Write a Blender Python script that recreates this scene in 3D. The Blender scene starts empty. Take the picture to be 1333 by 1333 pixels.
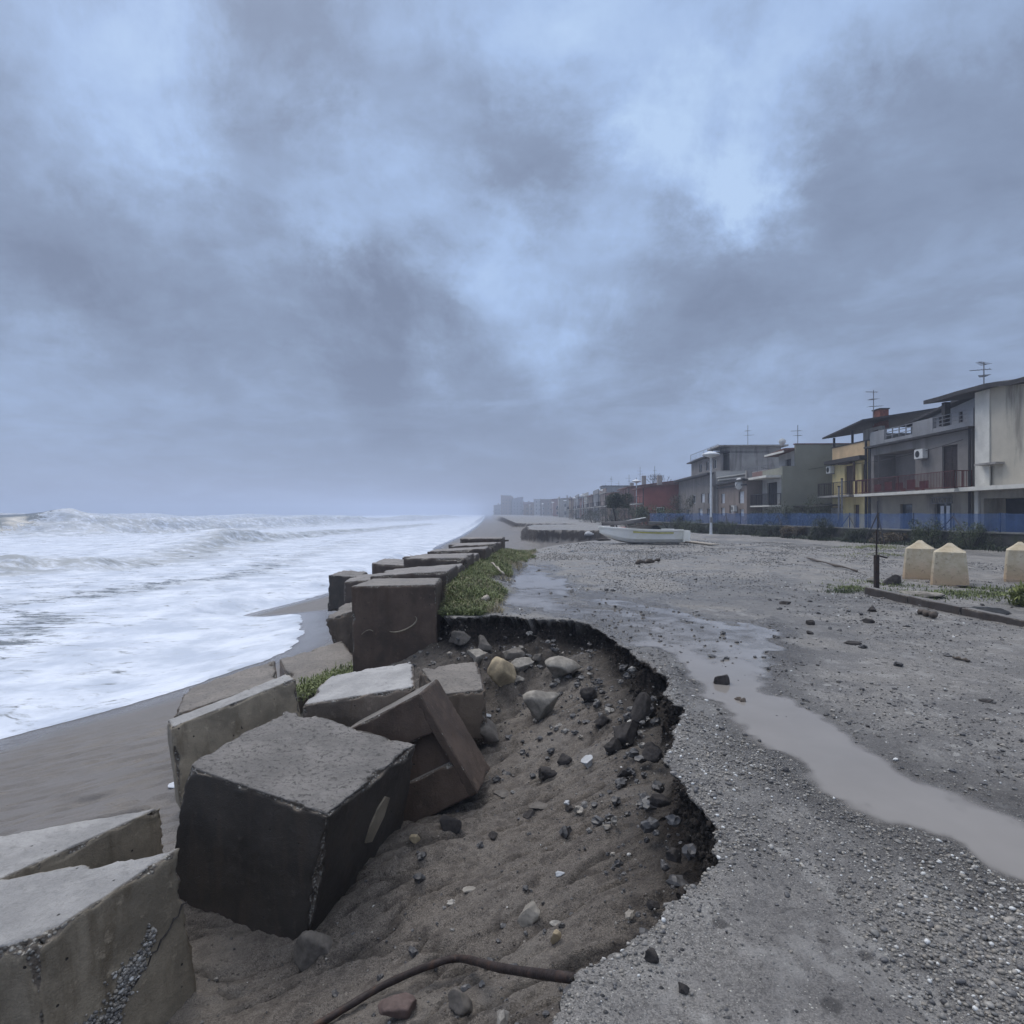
import bpy, bmesh, math, random
import numpy as np
from mathutils import Vector, Matrix
random.seed(7)
RNG = np.random.default_rng(11)
S = bpy.context.scene
C = S.collection
R = math.radians
# ------------------------------------------------------------------ camera
HC, HY, FPX = 1.6, 668.0, 800.0          # eye height, horizon row and focal length in photo pixels (1333 wide)
cam = bpy.data.objects.new('camera', bpy.data.cameras.new('camera'))
C.objects.link(cam)
cam.location = (0, 0, HC)
cam.rotation_euler = (R(90), 0, 0)
cam.data.sensor_width = 36
cam.data.lens = 36 * FPX / 1333
cam.data.shift_y = 0.0011
cam.data.clip_start = 0.05
cam.data.clip_end = 5000
S.camera = cam
# ------------------------------------------------------------------ view
S.render.engine = 'CYCLES'
S.view_settings.view_transform = 'Standard'
S.view_settings.look = 'None'
S.view_settings.exposure = 0.0
S.view_settings.gamma = 1.0
S.view_settings.use_curve_mapping = False
S.cycles.max_bounces = 5
S.cycles.diffuse_bounces = 2
S.cycles.glossy_bounces = 2
S.cycles.transparent_max_bounces = 8
S.cycles.volume_bounces = 1
S.cycles.use_denoising = True

# ------------------------------------------------------------------ node helpers
class NT:
    def __init__(s, tree):
        s.t = tree; s.n = tree.nodes; s.l = tree.links
        s.n.clear()
    def node(s, typ, **kw):
        n = s.n.new(typ)
        for k, v in kw.items():
            if k.startswith('i_'):
                key = k[2:]
                key = int(key) if key.isdigit() else key.replace('_', ' ')
                s.put(n.inputs[key], v)
            else:
                setattr(n, k, v)
        return n
    def put(s, sock, v):
        if isinstance(v, bpy.types.NodeSocket):
            s.l.new(v, sock)
        elif v is not None:
            if sock.type == 'RGBA' and isinstance(v, (tuple, list)) and len(v) == 3:
                v = (*v, 1)
            sock.default_value = v
    def math(s, op, a, b=0.0, clamp=False):
        n = s.n.new('ShaderNodeMath'); n.operation = op; n.use_clamp = clamp
        s.put(n.inputs[0], a); s.put(n.inputs[1], b)
        return n.outputs[0]
    def vmath(s, op, a, b=(0, 0, 0), out=0):
        n = s.n.new('ShaderNodeVectorMath'); n.operation = op
        s.put(n.inputs[0], a); s.put(n.inputs[1], b)
        return n.outputs[out]
    def mix(s, f, a, b, mode='MIX'):
        n = s.n.new('ShaderNodeMix'); n.data_type = 'RGBA'; n.blend_type = mode
        s.put(n.inputs[0], f); s.put(n.inputs[6], a); s.put(n.inputs[7], b)
        return n.outputs[2]
    def noise(s, vec, scale, detail=4, rough=.55, dist=0.0, col=False):
        n = s.n.new('ShaderNodeTexNoise')
        s.put(n.inputs['Vector'], vec); s.put(n.inputs['Scale'], scale)
        n.inputs['Detail'].default_value = detail; n.inputs['Roughness'].default_value = rough
        n.inputs['Distortion'].default_value = dist
        return n.outputs['Color' if col else 'Fac']
    def rng(s, v, a, b, c=0.0, d=1.0, smooth=True):
        n = s.n.new('ShaderNodeMapRange')
        if smooth: n.interpolation_type = 'SMOOTHSTEP'
        s.put(n.inputs[0], v); s.put(n.inputs[1], a); s.put(n.inputs[2], b); s.put(n.inputs[3], c); s.put(n.inputs[4], d)
        return n.outputs[0]
    def bump(s, h, strength=.5, dist=.02, nrm=None):
        n = s.n.new('ShaderNodeBump'); n.inputs['Strength'].default_value = strength
        n.inputs['Distance'].default_value = dist
        s.put(n.inputs['Height'], h)
        if nrm is not None: s.put(n.inputs['Normal'], nrm)
        return n.outputs[0]
    def attr(s, name, out='Fac'):
        n = s.n.new('ShaderNodeAttribute'); n.attribute_name = name
        return n.outputs[out]
    def scaled(s, v, sc):
        return s.vmath('MULTIPLY', v, sc)

# ------------------------------------------------------------------ sky: overcast storm sky, a cloud layer over the physical sky
SUN_EL, SUN_AZ = 52, -35        # degrees; azimuth from +Y towards +X (sun hidden by cloud, out over the sea ahead)
world = bpy.data.worlds.new('World'); S.world = world; world.use_nodes = True
w = NT(world.node_tree)
tc = w.node('ShaderNodeTexCoord').outputs['Generated']
sky = w.node('ShaderNodeTexSky', sky_type='NISHITA', sun_disc=False, sun_elevation=R(SUN_EL), sun_rotation=R(SUN_AZ))
d = w.vmath('NORMALIZE', tc)
sep = w.node('ShaderNodeSeparateXYZ', i_0=d)
zc = w.math('MAXIMUM', sep.outputs[2], 0.0)
zz = w.math('ADD', zc, 0.22)
pv = w.node('ShaderNodeCombineXYZ', i_0=w.math('DIVIDE', sep.outputs[0], zz), i_1=w.math('DIVIDE', sep.outputs[1], zz))
warp = w.noise(pv.outputs[0], 1.1, 3, .5, 0.3, col=True)
warpv = w.scaled(w.vmath('SUBTRACT', warp, (.5, .5, .5)), (.55, .55, .55))
pw = w.vmath('ADD', pv.outputs[0], warpv)
n1 = w.noise(pw, 1.5, 8, .56)
n2 = w.noise(w.vmath('ADD', pw, (7.3, 2.1, 4.0)), 4.5, 7, .58)
base = w.math('ADD', w.math('MULTIPLY', n1, .56), w.math('MULTIPLY', n2, .44))
base = w.math('MULTIPLY', w.math('SUBTRACT', base, .5), 4.2)
dw = w.vmath('ADD', d, w.scaled(w.vmath('SUBTRACT', w.noise(d, 4.2, 9, .66, .2, col=True), (.5, .5, .5)), (.42, .42, .42)))
# cloud banks and the gaps between them, each by the direction it stands in
LOBES = [(650, 350, .10, .95), (640, 300, .06, .5), (905, 260, .11, 1.35), (950, 225, .06, .7), (180, 120, .14, .9), (120, 60, .10, .6), (245, 170, .08, .5), (500, 225, .11, 1.05), (540, 235, .05, .4),
         (1030, 110, .15, .7), (880, 130, .12, .6), (1180, 60, .14, .7), (745, 75, .12, 1.1), (620, 30, .10, .7), (60, 500, .12, .45), (400, 465, .08, .6), (740, 420, .10, .55), (800, 330, .05, .3), (1170, 330, .10, .45),
         (880, 520, .14, .35), (960, 620, .10, .35), (330, 330, .05, .4), (460, 330, .06, .35), (200, 300, .06, .35), (640, 480, .08, .35),
         (605, 175, .12, -1.2), (730, 190, .09, -.7), (290, 390, .14, -.9), (400, 380, .08, -.5), (520, 440, .10, -1.2), (440, 430, .08, -.6), (1000, 330, .12, -.95), (900, 380, .10, -.6), (1100, 230, .10, -.6), (1260, 200, .13, -.8),
         (60, 230, .13, -.7), (120, 400, .10, -.75), (590, 590, .13, -.6), (470, 570, .10, -.4), (830, 440, .11, -.75), (360, 50, .10, -.8), (420, 130, .08, -.6), (700, 560, .10, -.3), (240, 600, .16, -.4), (1250, 430, .12, -.5), (1050, 450, .10, -.45), (950, 30, .07, -.5), (1150, 150, .07, -.5), (300, 220, .07, -.4), (820, 60, .05, -.4)]
n3 = w.noise(w.vmath('ADD', pw, (1.7, 5.2, 9.0)), 7.5, 8, .62, .6)
acc = w.math('ADD', base, w.math('MULTIPLY', w.math('SUBTRACT', n3, .5), .55))
for px, py, rad, amp in LOBES:
    v = Vector(((px - 666) / FPX, 1, (HY - py) / FPX)).normalized()
    dist = w.vmath('DISTANCE', dw, tuple(v), out=1)
    acc = w.math('ADD', acc, w.rng(dist, 0.0, rad * 2.0, amp * 1.08, 0.0))
ramp = w.node('ShaderNodeValToRGB', i_0=w.rng(acc, -1.7, 1.75, smooth=False))
cr = ramp.color_ramp
SK = 1.0
for i, (p, c) in enumerate([(0.0, (.190, .234, .342)), (.33, (.256, .325, .470)), (.55, (.330, .435, .640)), (.78, (.405, .550, .825)), (1.0, (.50, .665, .93))]):
    e = cr.elements[i] if i < 2 else cr.elements.new(p)
    e.position = p; e.color = (*[k * SK for k in c], 1)
hz = w.rng(zc, 0.0, .28, 1.0, 0.0)
cl = w.mix(w.math('MULTIPLY', hz, .62), ramp.outputs[0], (.240, .296, .448, 1))
# above the view the sky is brightened to light the ground, all the way round
up = w.rng(zc, .655, .95, 0.0, 1.0)
cl = w.mix(up, cl, w.mix(w.rng(n1, .3, .7), (1.35, 1.42, 1.56, 1), (2.05, 2.13, 2.30, 1)))
cl = w.mix(1.0, cl, (10, 10, 10, 1), 'MULTIPLY')
mx = w.mix(.93, sky.outputs[0], cl)
bg = w.node('ShaderNodeBackground', i_Color=mx, i_Strength=0.1)
w.l.new(bg.outputs[0], w.node('ShaderNodeOutputWorld').inputs[0])
# ------------------------------------------------------------------ sun: very soft, through cloud
sl = bpy.data.lights.new('sun', 'SUN'); sl.energy = 1.55; sl.angle = R(32); sl.color = (1.0, .95, .89)
sun = bpy.data.objects.new('sun', sl); C.objects.link(sun)
sd_ = Vector((math.sin(R(SUN_AZ)) * math.cos(R(SUN_EL)), math.cos(R(SUN_AZ)) * math.cos(R(SUN_EL)), math.sin(R(SUN_EL))))
sun.rotation_euler = sd_.to_track_quat('Z', 'Y').to_euler()
sun.location = (0, 0, 60)
# ================================================================== numeric helpers
def _h(ix, iy, iz):
    n = (ix.astype(np.int64) * 374761393 + iy.astype(np.int64) * 668265263 + iz.astype(np.int64) * 2147483647 + 1013904223)
    n = (n ^ (n >> 13)) * 1274126177
    n = n ^ (n >> 16)
    return (n & 0xffffff).astype(np.float64) / 0xffffff * 2 - 1
def vnoise(x, y, z=0.0):
    x = np.asarray(x, float); y = np.asarray(y, float); z = np.zeros_like(x) + z
    x, y, z = np.broadcast_arrays(x, y, z)
    i, j, k = np.floor(x), np.floor(y), np.floor(z)
    u, v, w_ = x - i, y - j, z - k
    u = u * u * u * (u * (u * 6 - 15) + 10); v = v * v * v * (v * (v * 6 - 15) + 10); w_ = w_ * w_ * (3 - 2 * w_)
    i = i.astype(np.int64); j = j.astype(np.int64); k = k.astype(np.int64)
    def L(a, b, t): return a + (b - a) * t
    def P(kk):
        return L(L(_h(i, j, kk), _h(i + 1, j, kk), u), L(_h(i, j + 1, kk), _h(i + 1, j + 1, kk), u), v)
    if np.all(z == z.flat[0] if z.size else True) and z.size and float(z.flat[0]) == math.floor(z.flat[0]):
        return P(k)
    return L(P(k), P(k + 1), w_)
def fbm(x, y, z=0.0, o=4, g=.5):
    a, s, t = 1.0, 0.0, 0.0
    for q in range(o):
        s = s + a * vnoise(x * 2 ** q + 17.3 * q, y * 2 ** q - 9.1 * q, np.asarray(z) * 2 ** q + (3 * q))
        t += a; a *= g
    return s / t
def sst(x, a, b):
    t = np.clip((x - a) / (b - a), 0, 1)
    return t * t * (3 - 2 * t)
def polydist(x, y, pts, vals=None, closed=False):
    """distance to a polyline and the values interpolated along it at the nearest point, and side (cross product sign)"""
    best = np.full(x.shape, 1e18); bv = np.zeros(x.shape); bs = np.zeros(x.shape)
    n = len(pts)
    for a in range(n if closed else n - 1):
        (x0, y0), (x1, y1) = pts[a][:2], pts[(a + 1) % n][:2]
        dx, dy = x1 - x0, y1 - y0
        t = np.clip(((x - x0) * dx + (y - y0) * dy) / (dx * dx + dy * dy), 0, 1)
        ex, ey = x - (x0 + t * dx), y - (y0 + t * dy)
        q = ex * ex + ey * ey
        m = q < best
        best = np.where(m, q, best)
        if vals is not None:
            v = vals[a] + (vals[(a + 1) % n] - vals[a]) * t
            bv = np.where(m, v, bv)
        bs = np.where(m, np.sign(dx * (y - y0) - dy * (x - x0)), bs)
    return np.sqrt(best), bv, bs
def inside(x, y, pts):
    r = np.zeros(x.shape, bool); n = len(pts)
    for a in range(n):
        (x0, y0), (x1, y1) = pts[a][:2], pts[(a + 1) % n][:2]
        if y0 == y1: continue
        m = ((y0 > y) != (y1 > y)) & (x < (x1 - x0) * (y - y0) / (y1 - y0) + x0)
        r ^= m
    return r
def PX(px, py, Y):                       # photo pixel at a depth -> world point
    return Vector(((px - 666) / FPX * Y, Y, HC + (HY - py) / FPX * Y))
# ================================================================== terrain
# (x, y, half width of the cut bank, depth of floor below the terrace at the bank)
RIM = [(-.5, -60, .3), (-.5, -2, .2), (-.25, .6, .06), (.0, 1.4, .05), (.08, 1.92, .05), (.195, 2.11, .06), (.378, 2.26, .07), (.547, 2.38, .08), (.72, 2.575, .09),
       (.907, 2.77, .10), (.96, 3.0, .10), (.996, 3.265, .09), (.985, 3.636, .09), (.955, 3.975, .10), (1.15, 4.38, .16), (1.32, 4.885, .2),
       (1.32, 5.4, .22), (1.5, 6.04, .22), (1.367, 6.67, .2), (1.29, 7.44, .16), (1.27, 8.31, .12), (.946, 9.01, .12), (.388, 9.14, .12),
       (-.308, 9.48, .15), (-.87, 9.20, .2), (-1.1, 9.55, .1), (-1.13, 12, .1), (-.85, 16, .1), (-.45, 20, .15), (-.2, 22.5, .6), (.6, 26, 2.5), (2.2, 31, 3.5),
       (5.5, 38, 4), (8.8, 47, 4), (9.2, 54, 1.2), (8.6, 57, .8), (5, 58.4, .8), (2.4, 58, .8), (1.6, 61, .8), (1.8, 75, .8), (3, 85, .8), (9, 87, .5), (9.6, 93, .4), (2.2, 96, .4),
       (.6, 100, .6), (-1, 150, 1), (-4, 250, 2), (-12, 500, 4), (-30, 1000, 8), (-40, 1400, 8), (1400, 1400, 8), (1400, -60, 8)]
PUD = [(4.9, -.6, .25), (4.0, .7, .30), (3.3, 1.6, .30), (2.85, 2.2, .30), (2.45, 2.9, .34), (2.12, 3.6, .36), (2.05, 4.2, .38), (2.08, 4.9, .42), (1.98, 5.6, .30), (2.2, 6.4, .48), (2.4, 7.4, .80), (2.2, 8.6, .85),
       (1.6, 9.8, .50), (.85, 10.3, .45), (.45, 11.0, .50), (.62, 12.2, .68), (.65, 14.0, .62), (.45, 16.2, .48), (.65, 18.6, .30)]
PUD2 = [(1.2, 11.6, .15), (1.9, 10.9, .2), (3.0, 8.9, .3), (3.3, 8.2, .15)]
WLEVEL = -.012
def pud_sd(x, y):
    a, r, _ = polydist(x, y, PUD, [p[2] for p in PUD])
    b, r2, _ = polydist(x, y, PUD2, [p[2] for p in PUD2])
    return np.minimum(a - r, b - r2)
def terrain(x, y, full=False):
    x = np.asarray(x, float); y = np.asarray(y, float)
    dist, wd, _ = polydist(x, y, RIM, [p[2] for p in RIM], closed=True)
    ins = inside(x, y, RIM)
    s = np.where(ins, dist, -dist)
    near = np.clip(1.5 - y / 40, .0, 1)
    s = s + (.05 * fbm(x * 3.1, y * 3.1, 0, 3) + .035 * fbm(x * 11, y * 11, 3, 3)) * (1 + .03 * y)
    # terrace
    ps = pud_sd(x, y) - .10 * sst(y, 6, 7.5) + (.14 + .34 * sst(y, 6, 8)) * fbm(x * 2.3, y * 2.0, 5, 4) + .05 * fbm(x * 9, y * 9, 2, 2)
    T = .018 * fbm(x * .8, y * .8, 1, 3) + .010 * fbm(x * 5, y * 5, 8, 4) + .004 * fbm(x * 22, y * 22, 9, 2) + .006
    T = T + .012 * np.exp(-((s - .12) / .12) ** 2)
    T = T - (.045 - .012 * sst(y, 6, 8)) * sst(-ps, -.12, .22) * (s > -.1)
    # grassy mound against the block row
    xr = np.interp(y, [9.4, 12, 16, 20, 23], [-1.13, -1.13, -.85, -.45, -.2])
    T = T + .30 * np.clip(1 - (x - xr) / 1.0, 0, 1) ** 1.0 * sst(y, 9.6, 11) * sst(y, 26, 21) * (x > xr - .4)
    # berm of soil by the fence
    T = T + .10 * fbm(x * .5, y * .3, 12, 3) * sst(x, 6, 11)
    # floor of the washed out pit and the beach
    dd = np.maximum(-s, 0)
    F = -(.44 + .95 * (1 - np.exp(-(dd / 1.6) ** 1.3)))
    F = F - .16 * np.exp(-(((x + 1.7) / .9) ** 2 + ((y - 3.8) / .9) ** 2)) - .40 * sst(y, 40, 50) * sst(y, 75, 60)
    pit = sst(y, 11, 9.5)
    rill = np.abs(fbm(x * .7 + .25 * y, y * 4.6 - .9 * x + .7 * fbm(x * 1.2, y * 1.2, 4, 2), 6, 3))
    F = F - .045 * np.exp(-(rill / .085) ** 2) * pit * sst(dd, .15, .5)
    F = F + (.040 * fbm(x * 1.1, y * 1.8, 2, 3) + .016 * fbm(x * 6, y * 12, 5, 4) + .014 * fbm(x * 24, y * 36, 5, 4, .65)) * pit * sst(x, -3.4, -2.2)
    # slope of slumped soil under the bank
    F = F + .13 * np.exp(-dd / .20) * (1 + .9 * fbm(x * 5, y * 5, 4, 3)) * pit
    F = F + .028 * sst(fbm(x * .9 + .3 * y, y * 3.4 - .8 * x, 17, 4), -.03, .03) * pit * sst(dd, .2, .6)
    F = F + .10 * sst(fbm(x * 3.2, y * 3.2, 61, 3), .0, .35) * np.exp(-(((x + .3) / 1.2) ** 2 + ((y - 8.4) / .8) ** 2))
    F = F + .22 * np.exp(-(((x - .1) / 1.1) ** 2 + ((y - 8.5) / .6) ** 2)) * (1 + .6 * fbm(x * 6, y * 6, 14, 3))
    F = F - .155 * np.maximum(0, -2.6 - x) - .008 * fbm(x * .7, y * .7, 3, 3)
    F = np.maximum(F, -4.2 + .0 * x)
    k = sst(s, -wd, wd * .25)
    z = F + (T - F) * k
    # dune of sand pushed up against the tilted cube
    z = z + .16 * np.exp(-(((x + .75) / .5) ** 2 + ((y - 4.9) / .5) ** 2))
    if full:
        wall = np.clip(4 * k * (1 - k), 0, 1) * sst(wd, 2.0, .5)
        return z, s, k, wall, ps, wd
    return z
_Yr = np.concatenate([np.arange(1.2, 12, .01), np.geomspace(12, 600, 1400)])
def ground(px, py, extra=0.0):
    """the point where the line of sight through a photo pixel meets the ground"""
    X = (px - 666) / FPX * _Yr; Z = HC + (HY - py) / FPX * _Yr
    z = terrain(X, _Yr)
    i = int(np.argmax(Z <= z))
    if Z[i] > z[i]: i = len(_Yr) - 1
    return Vector((X[i], _Yr[i], z[i] + extra))
def gz(x, y):
    return float(terrain(np.array([x]), np.array([y]))[0])

# ================================================================== mesh helpers
def mesh_np(name, verts, faces, mat=None, smooth=True, attrs=None, parent=None):
    me = bpy.data.meshes.new(name)
    verts = np.ascontiguousarray(verts, np.float32); faces = np.ascontiguousarray(faces, np.int32)
    nf, k = faces.shape
    me.vertices.add(len(verts)); me.vertices.foreach_set('co', verts.ravel())
    me.loops.add(nf * k); me.loops.foreach_set('vertex_index', faces.ravel())
    me.polygons.add(nf); me.polygons.foreach_set('loop_start', np.arange(0, nf * k, k, dtype=np.int32))
    me.polygons.foreach_set('use_smooth', np.full(nf, smooth, bool))
    me.update(calc_edges=True); me.validate()
    for an, av in (attrs or {}).items():
        a = me.attributes.new(an, 'FLOAT', 'POINT'); a.data.foreach_set('value', np.ascontiguousarray(av, np.float32))
    if mat: me.materials.append(mat)
    o = bpy.data.objects.new(name, me); C.objects.link(o)
    if parent: o.parent = parent
    return o
def grid_faces(nx, ny):
    i = np.arange(nx * ny).reshape(ny, nx)
    return np.stack([i[:-1, :-1], i[:-1, 1:], i[1:, 1:], i[1:, :-1]], -1).reshape(-1, 4)
class MB:
    def __init__(s): s.v = []; s.f = []
    def add(s, vs, fs):
        b = len(s.v); s.v += [tuple(v) for v in vs]; s.f += [tuple(i + b for i in f) for f in fs]
    def quad(s, a, b, c, d): s.add([a, b, c, d], [(0, 1, 2, 3)])
    def hexa(s, c):     # 8 corners: bottom 4 ccw, top 4 ccw
        s.add(c, [(3, 2, 1, 0), (4, 5, 6, 7), (0, 1, 5, 4), (1, 2, 6, 5), (2, 3, 7, 6), (3, 0, 4, 7)])
    def box(s, x0, x1, y0, y1, z0, z1):
        x0, x1 = sorted((x0, x1)); y0, y1 = sorted((y0, y1)); z0, z1 = sorted((z0, z1))
        s.hexa([(x0, y0, z0), (x1, y0, z0), (x1, y1, z0), (x0, y1, z0), (x0, y0, z1), (x1, y0, z1), (x1, y1, z1), (x0, y1, z1)])
    def bar(s, a, b, w_, h=None):
        a = Vector(a); b = Vector(b); h = h or w_
        t = (b - a).normalized()
        up = Vector((0, 0, 1)) if abs(t.z) < .95 else Vector((0, 1, 0))
        n = t.cross(up).normalized() * w_ / 2; m = n.cross(t).normalized() * h / 2
        s.hexa([a - n - m, b - n - m, b + n - m, a + n - m, a - n + m, b - n + m, b + n + m, a + n + m])
    def tube(s, pts, rad, k=8, caps=True):
        pts = [Vector(p) for p in pts]
        if not isinstance(rad, (list, tuple)): rad = [rad] * len(pts)
        rings = []
        prev = None
        for i, p in enumerate(pts):
            t = (pts[min(i + 1, len(pts) - 1)] - pts[max(i - 1, 0)]).normalized()
            if prev is None:
                up = Vector((0, 0, 1)) if abs(t.z) < .9 else Vector((1, 0, 0))
                n = t.cross(up).normalized()
            else:
                n = (prev - t * prev.dot(t)).normalized()
            prev = n; m = t.cross(n)
            rings.append([p + (n * math.cos(2 * math.pi * j / k) + m * math.sin(2 * math.pi * j / k)) * rad[i] for j in range(k)])
        b = len(s.v)
        for r_ in rings: s.v += [tuple(q) for q in r_]
        for i in range(len(rings) - 1):
            for j in range(k):
                s.f.append((b + i * k + j, b + i * k + (j + 1) % k, b + (i + 1) * k + (j + 1) % k, b + (i + 1) * k + j))
        if caps:
            s.f.append(tuple(b + j for j in reversed(range(k)))); s.f.append(tuple(b + (len(rings) - 1) * k + j for j in range(k)))
    def build(s, name, mat=None, parent=None, smooth=False):
        me = bpy.data.meshes.new(name); me.from_pydata(s.v, [], s.f); me.update()
        if smooth:
            for p in me.polygons: p.use_smooth = True
        if mat: me.materials.append(mat)
        o = bpy.data.objects.new(name, me); C.objects.link(o)
        if parent: o.parent = parent
        return o
def tag(o, label=None, cat=None, group=None, kind=None):
    if label: o['label'] = label
    if cat: o['category'] = cat
    if group: o['group'] = group
    if kind: o['kind'] = kind
    return o
def empty(name, loc, rz=0.0):
    o = bpy.data.objects.new(name, None); C.objects.link(o); o.location = loc; o.rotation_euler = (0, 0, rz)
    o.empty_display_size = .2
    return o
def box_part(name, b, mat, parent):
    m = MB(); m.box(*b); return m.build(name, mat, parent)

# ================================================================== materials
def new_mat(name):
    m = bpy.data.materials.new(name); m.use_nodes = True
    return m, NT(m.node_tree)
def finish(n, col, rough, nrm=None, **kw):
    p = n.node('ShaderNodeBsdfPrincipled')
    p.inputs['Specular IOR Level'].default_value = .3 if isinstance(rough, float) is False else .5
    n.put(p.inputs['Base Color'], col); n.put(p.inputs['Roughness'], rough)
    if nrm is not None: n.put(p.inputs['Normal'], nrm)
    for k, v in kw.items(): n.put(p.inputs[k.replace('_', ' ')], v)
    o = n.node('ShaderNodeOutputMaterial'); n.l.new(p.outputs[0], o.inputs[0])
    return p
def simple(name, col, rough=.7, var=.25, scale=4.0, bump=.25, metal=0.0, stain=None, st_amt=.5, streak=False, fine=60.0, bdist=.01):
    m, n = new_mat(name)
    t = n.node('ShaderNodeTexCoord').outputs['Object']
    f = n.noise(t, scale, 6, .6)
    f2 = n.noise(t, fine, 3, .6)
    lo = tuple(c * (1 - var) for c in col); hi = tuple(min(1, c * (1 + var)) for c in col)
    c = n.mix(n.rng(f, .3, .7), lo, hi)
    c = n.mix(n.math('MULTIPLY', n.rng(f2, .35, .7), .25), c, tuple(k * .6 for k in col))
    if stain:
        g = n.noise(n.scaled(t, (1, 1, .22) if streak else (1, 1, 1)), scale * .55 + .4, 7, .65, .4)
        c = n.mix(n.math('MULTIPLY', n.rng(g, .48, .66), st_amt), c, stain)
    nb = n.bump(n.math('ADD', f, n.math('MULTIPLY', f2, .4)), bump, bdist)
    finish(n, c, n.rng(f2, .2, .8, max(.05, rough - .12), min(1, rough + .1)), nb, Metallic=metal)
    return m
M = {}
# --- ground
def ground_mat():
    m, n = new_mat('ground_sand_and_gravel')
    t = n.node('ShaderNodeTexCoord').outputs['Object']
    wetm = n.attr('wet'); soil, grav, pit, bch = n.attr('soil'), n.attr('gravel'), n.attr('pit'), n.attr('beach')
    moss = n.attr('moss')
    fine = n.noise(t, 130, 3, .7)
    mid = n.noise(t, 9, 6, .62)
    big = n.noise(t, 1.1, 6, .66); mot = n.noise(t, 38, 5, .7); mot2 = n.noise(n.scaled(t, (1, .6, 1)), 4.2, 6, .7)
    # grey wet terrace sand
    c = n.mix(n.rng(fine, .3, .72), (.125, .117, .109), (.35, .33, .305))
    c = n.mix(n.math('MULTIPLY', n.rng(mid, .45, .68), .40), c, (.33, .312, .292))
    c = n.mix(n.math('MULTIPLY', n.rng(big, .44, .58), .50), c, (.125, .117, .112))
    c = n.mix(n.math('MULTIPLY', n.rng(mot, .50, .64), .48), c, (.060, .055, .052))
    c = n.mix(n.math('MULTIPLY', n.rng(mot2, .50, .64), .55), c, (.36, .345, .325))
    fl = n.node('ShaderNodeTexVoronoi', i_Vector=n.vmath('ADD', t, n.scaled(n.noise(t, 14, 3, .6, col=True), (.05, .05, 0))), i_Scale=8.5)
    fr_ = n.node('ShaderNodeSeparateColor', i_0=fl.outputs['Color'])
    fm = n.math('MULTIPLY', n.math('LESS_THAN', fr_.outputs[0], n.rng(mot2, .35, .65, .04, .30, smooth=False)), n.rng(fl.outputs['Distance'], .34, .22))
    c = n.mix(n.math('MULTIPLY', fm, .75), c, n.mix(n.math('GREATER_THAN', fr_.outputs[1], .72), (.055, .05, .047), (.40, .385, .36)))
    c = n.mix(n.math('MULTIPLY', wetm, .70), c, (.070, .065, .062))
    # pebbles in the sand, each a cell with a shade of its own
    hgt = None
    for sc, th, am in ((150, .42, .7), (70, .40, .8), (34, .36, .9)):
        vo = n.node('ShaderNodeTexVoronoi', i_Vector=n.scaled(t, (1, 1, 1.4)), i_Scale=sc)
        rnd = n.node('ShaderNodeSeparateColor', i_0=vo.outputs['Color'])
        pc = n.node('ShaderNodeValToRGB', i_0=rnd.outputs[0])
        e = pc.color_ramp.elements
        e[0].position = 0; e[0].color = (.03, .03, .03, 1); e[1].position = 1; e[1].color = (.68, .65, .58, 1)
        for p_, c_ in ((.35, (.17, .165, .165, 1)), (.6, (.27, .255, .235, 1)), (.82, (.36, .345, .325, 1))):
            q = pc.color_ramp.elements.new(p_); q.color = c_
        dens = n.math('MULTIPLY', n.rng(grav, .0, 1.0, .12, am, smooth=False), 1.0)
        pick = n.math('LESS_THAN', rnd.outputs[1], dens)
        shp = n.rng(vo.outputs['Distance'], th * .95, th * .60)
        f = n.math('MULTIPLY', pick, shp)
        c = n.mix(f, c, pc.outputs[0])
        hh = n.math('MULTIPLY', f, n.rng(vo.outputs['Distance'], th, 0, 0, 34.0 / sc * .9, smooth=False))
        hgt = hh if hgt is None else n.math('MAXIMUM', hgt, hh)
    # beach and pit floor: browner, finer
    cb = n.mix(n.rng(fine, .3, .75), (.090, .082, .078), (.205, .188, .175))
    cb = n.mix(n.math('MULTIPLY', n.rng(big, .4, .7), .25), cb, (.085, .075, .066))
    cp = n.mix(n.rng(fine, .3, .72), (.060, .050, .043), (.25, .218, .185))
    cp = n.mix(n.math('MULTIPLY', n.rng(mid, .46, .64), .6), cp, (.058, .047, .040))
    cp = n.mix(n.math('MULTIPLY', n.rng(mot, .52, .66), .6), cp, (.045, .037, .031))
    cp = n.mix(n.math('MULTIPLY', n.rng(big, .50, .62), .35), cp, (.24, .215, .185))
    c = n.mix(bch, c, cb)
    c = n.mix(pit, c, cp)
    # dark cut earth of the bank
    cs = n.mix(n.rng(n.noise(t, 24, 6, .7), .35, .7), (.010, .008, .007), (.055, .043, .036))
    c = n.mix(soil, c, cs)
    c = n.mix(n.math('MULTIPLY', moss, n.rng(mid, .35, .6)), c, (.05, .065, .025))
    h = n.math('ADD', n.math('MULTIPLY', fine, .75), n.math('MULTIPLY', mid, .8))
    h = n.math('ADD', h, n.math('MULTIPLY', hgt, 1.6)); h = n.math('ADD', h, n.math('MULTIPLY', mot, 1.2))
    h = n.math('ADD', h, n.math('MULTIPLY', n.math('MULTIPLY', n.noise(t, 30, 6, .7), soil), 4.0))
    nb = n.bump(n.math('MULTIPLY', h, n.rng(bch, 0, 1, 1.0, .25, smooth=False)), 1.0, .013)
    wet = n.rng(big, .40, .62)
    r = n.rng(wet, 0, 1, .70, .36, smooth=False)
    r = n.mix(wetm, r, (.20, .20, .20))
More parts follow.
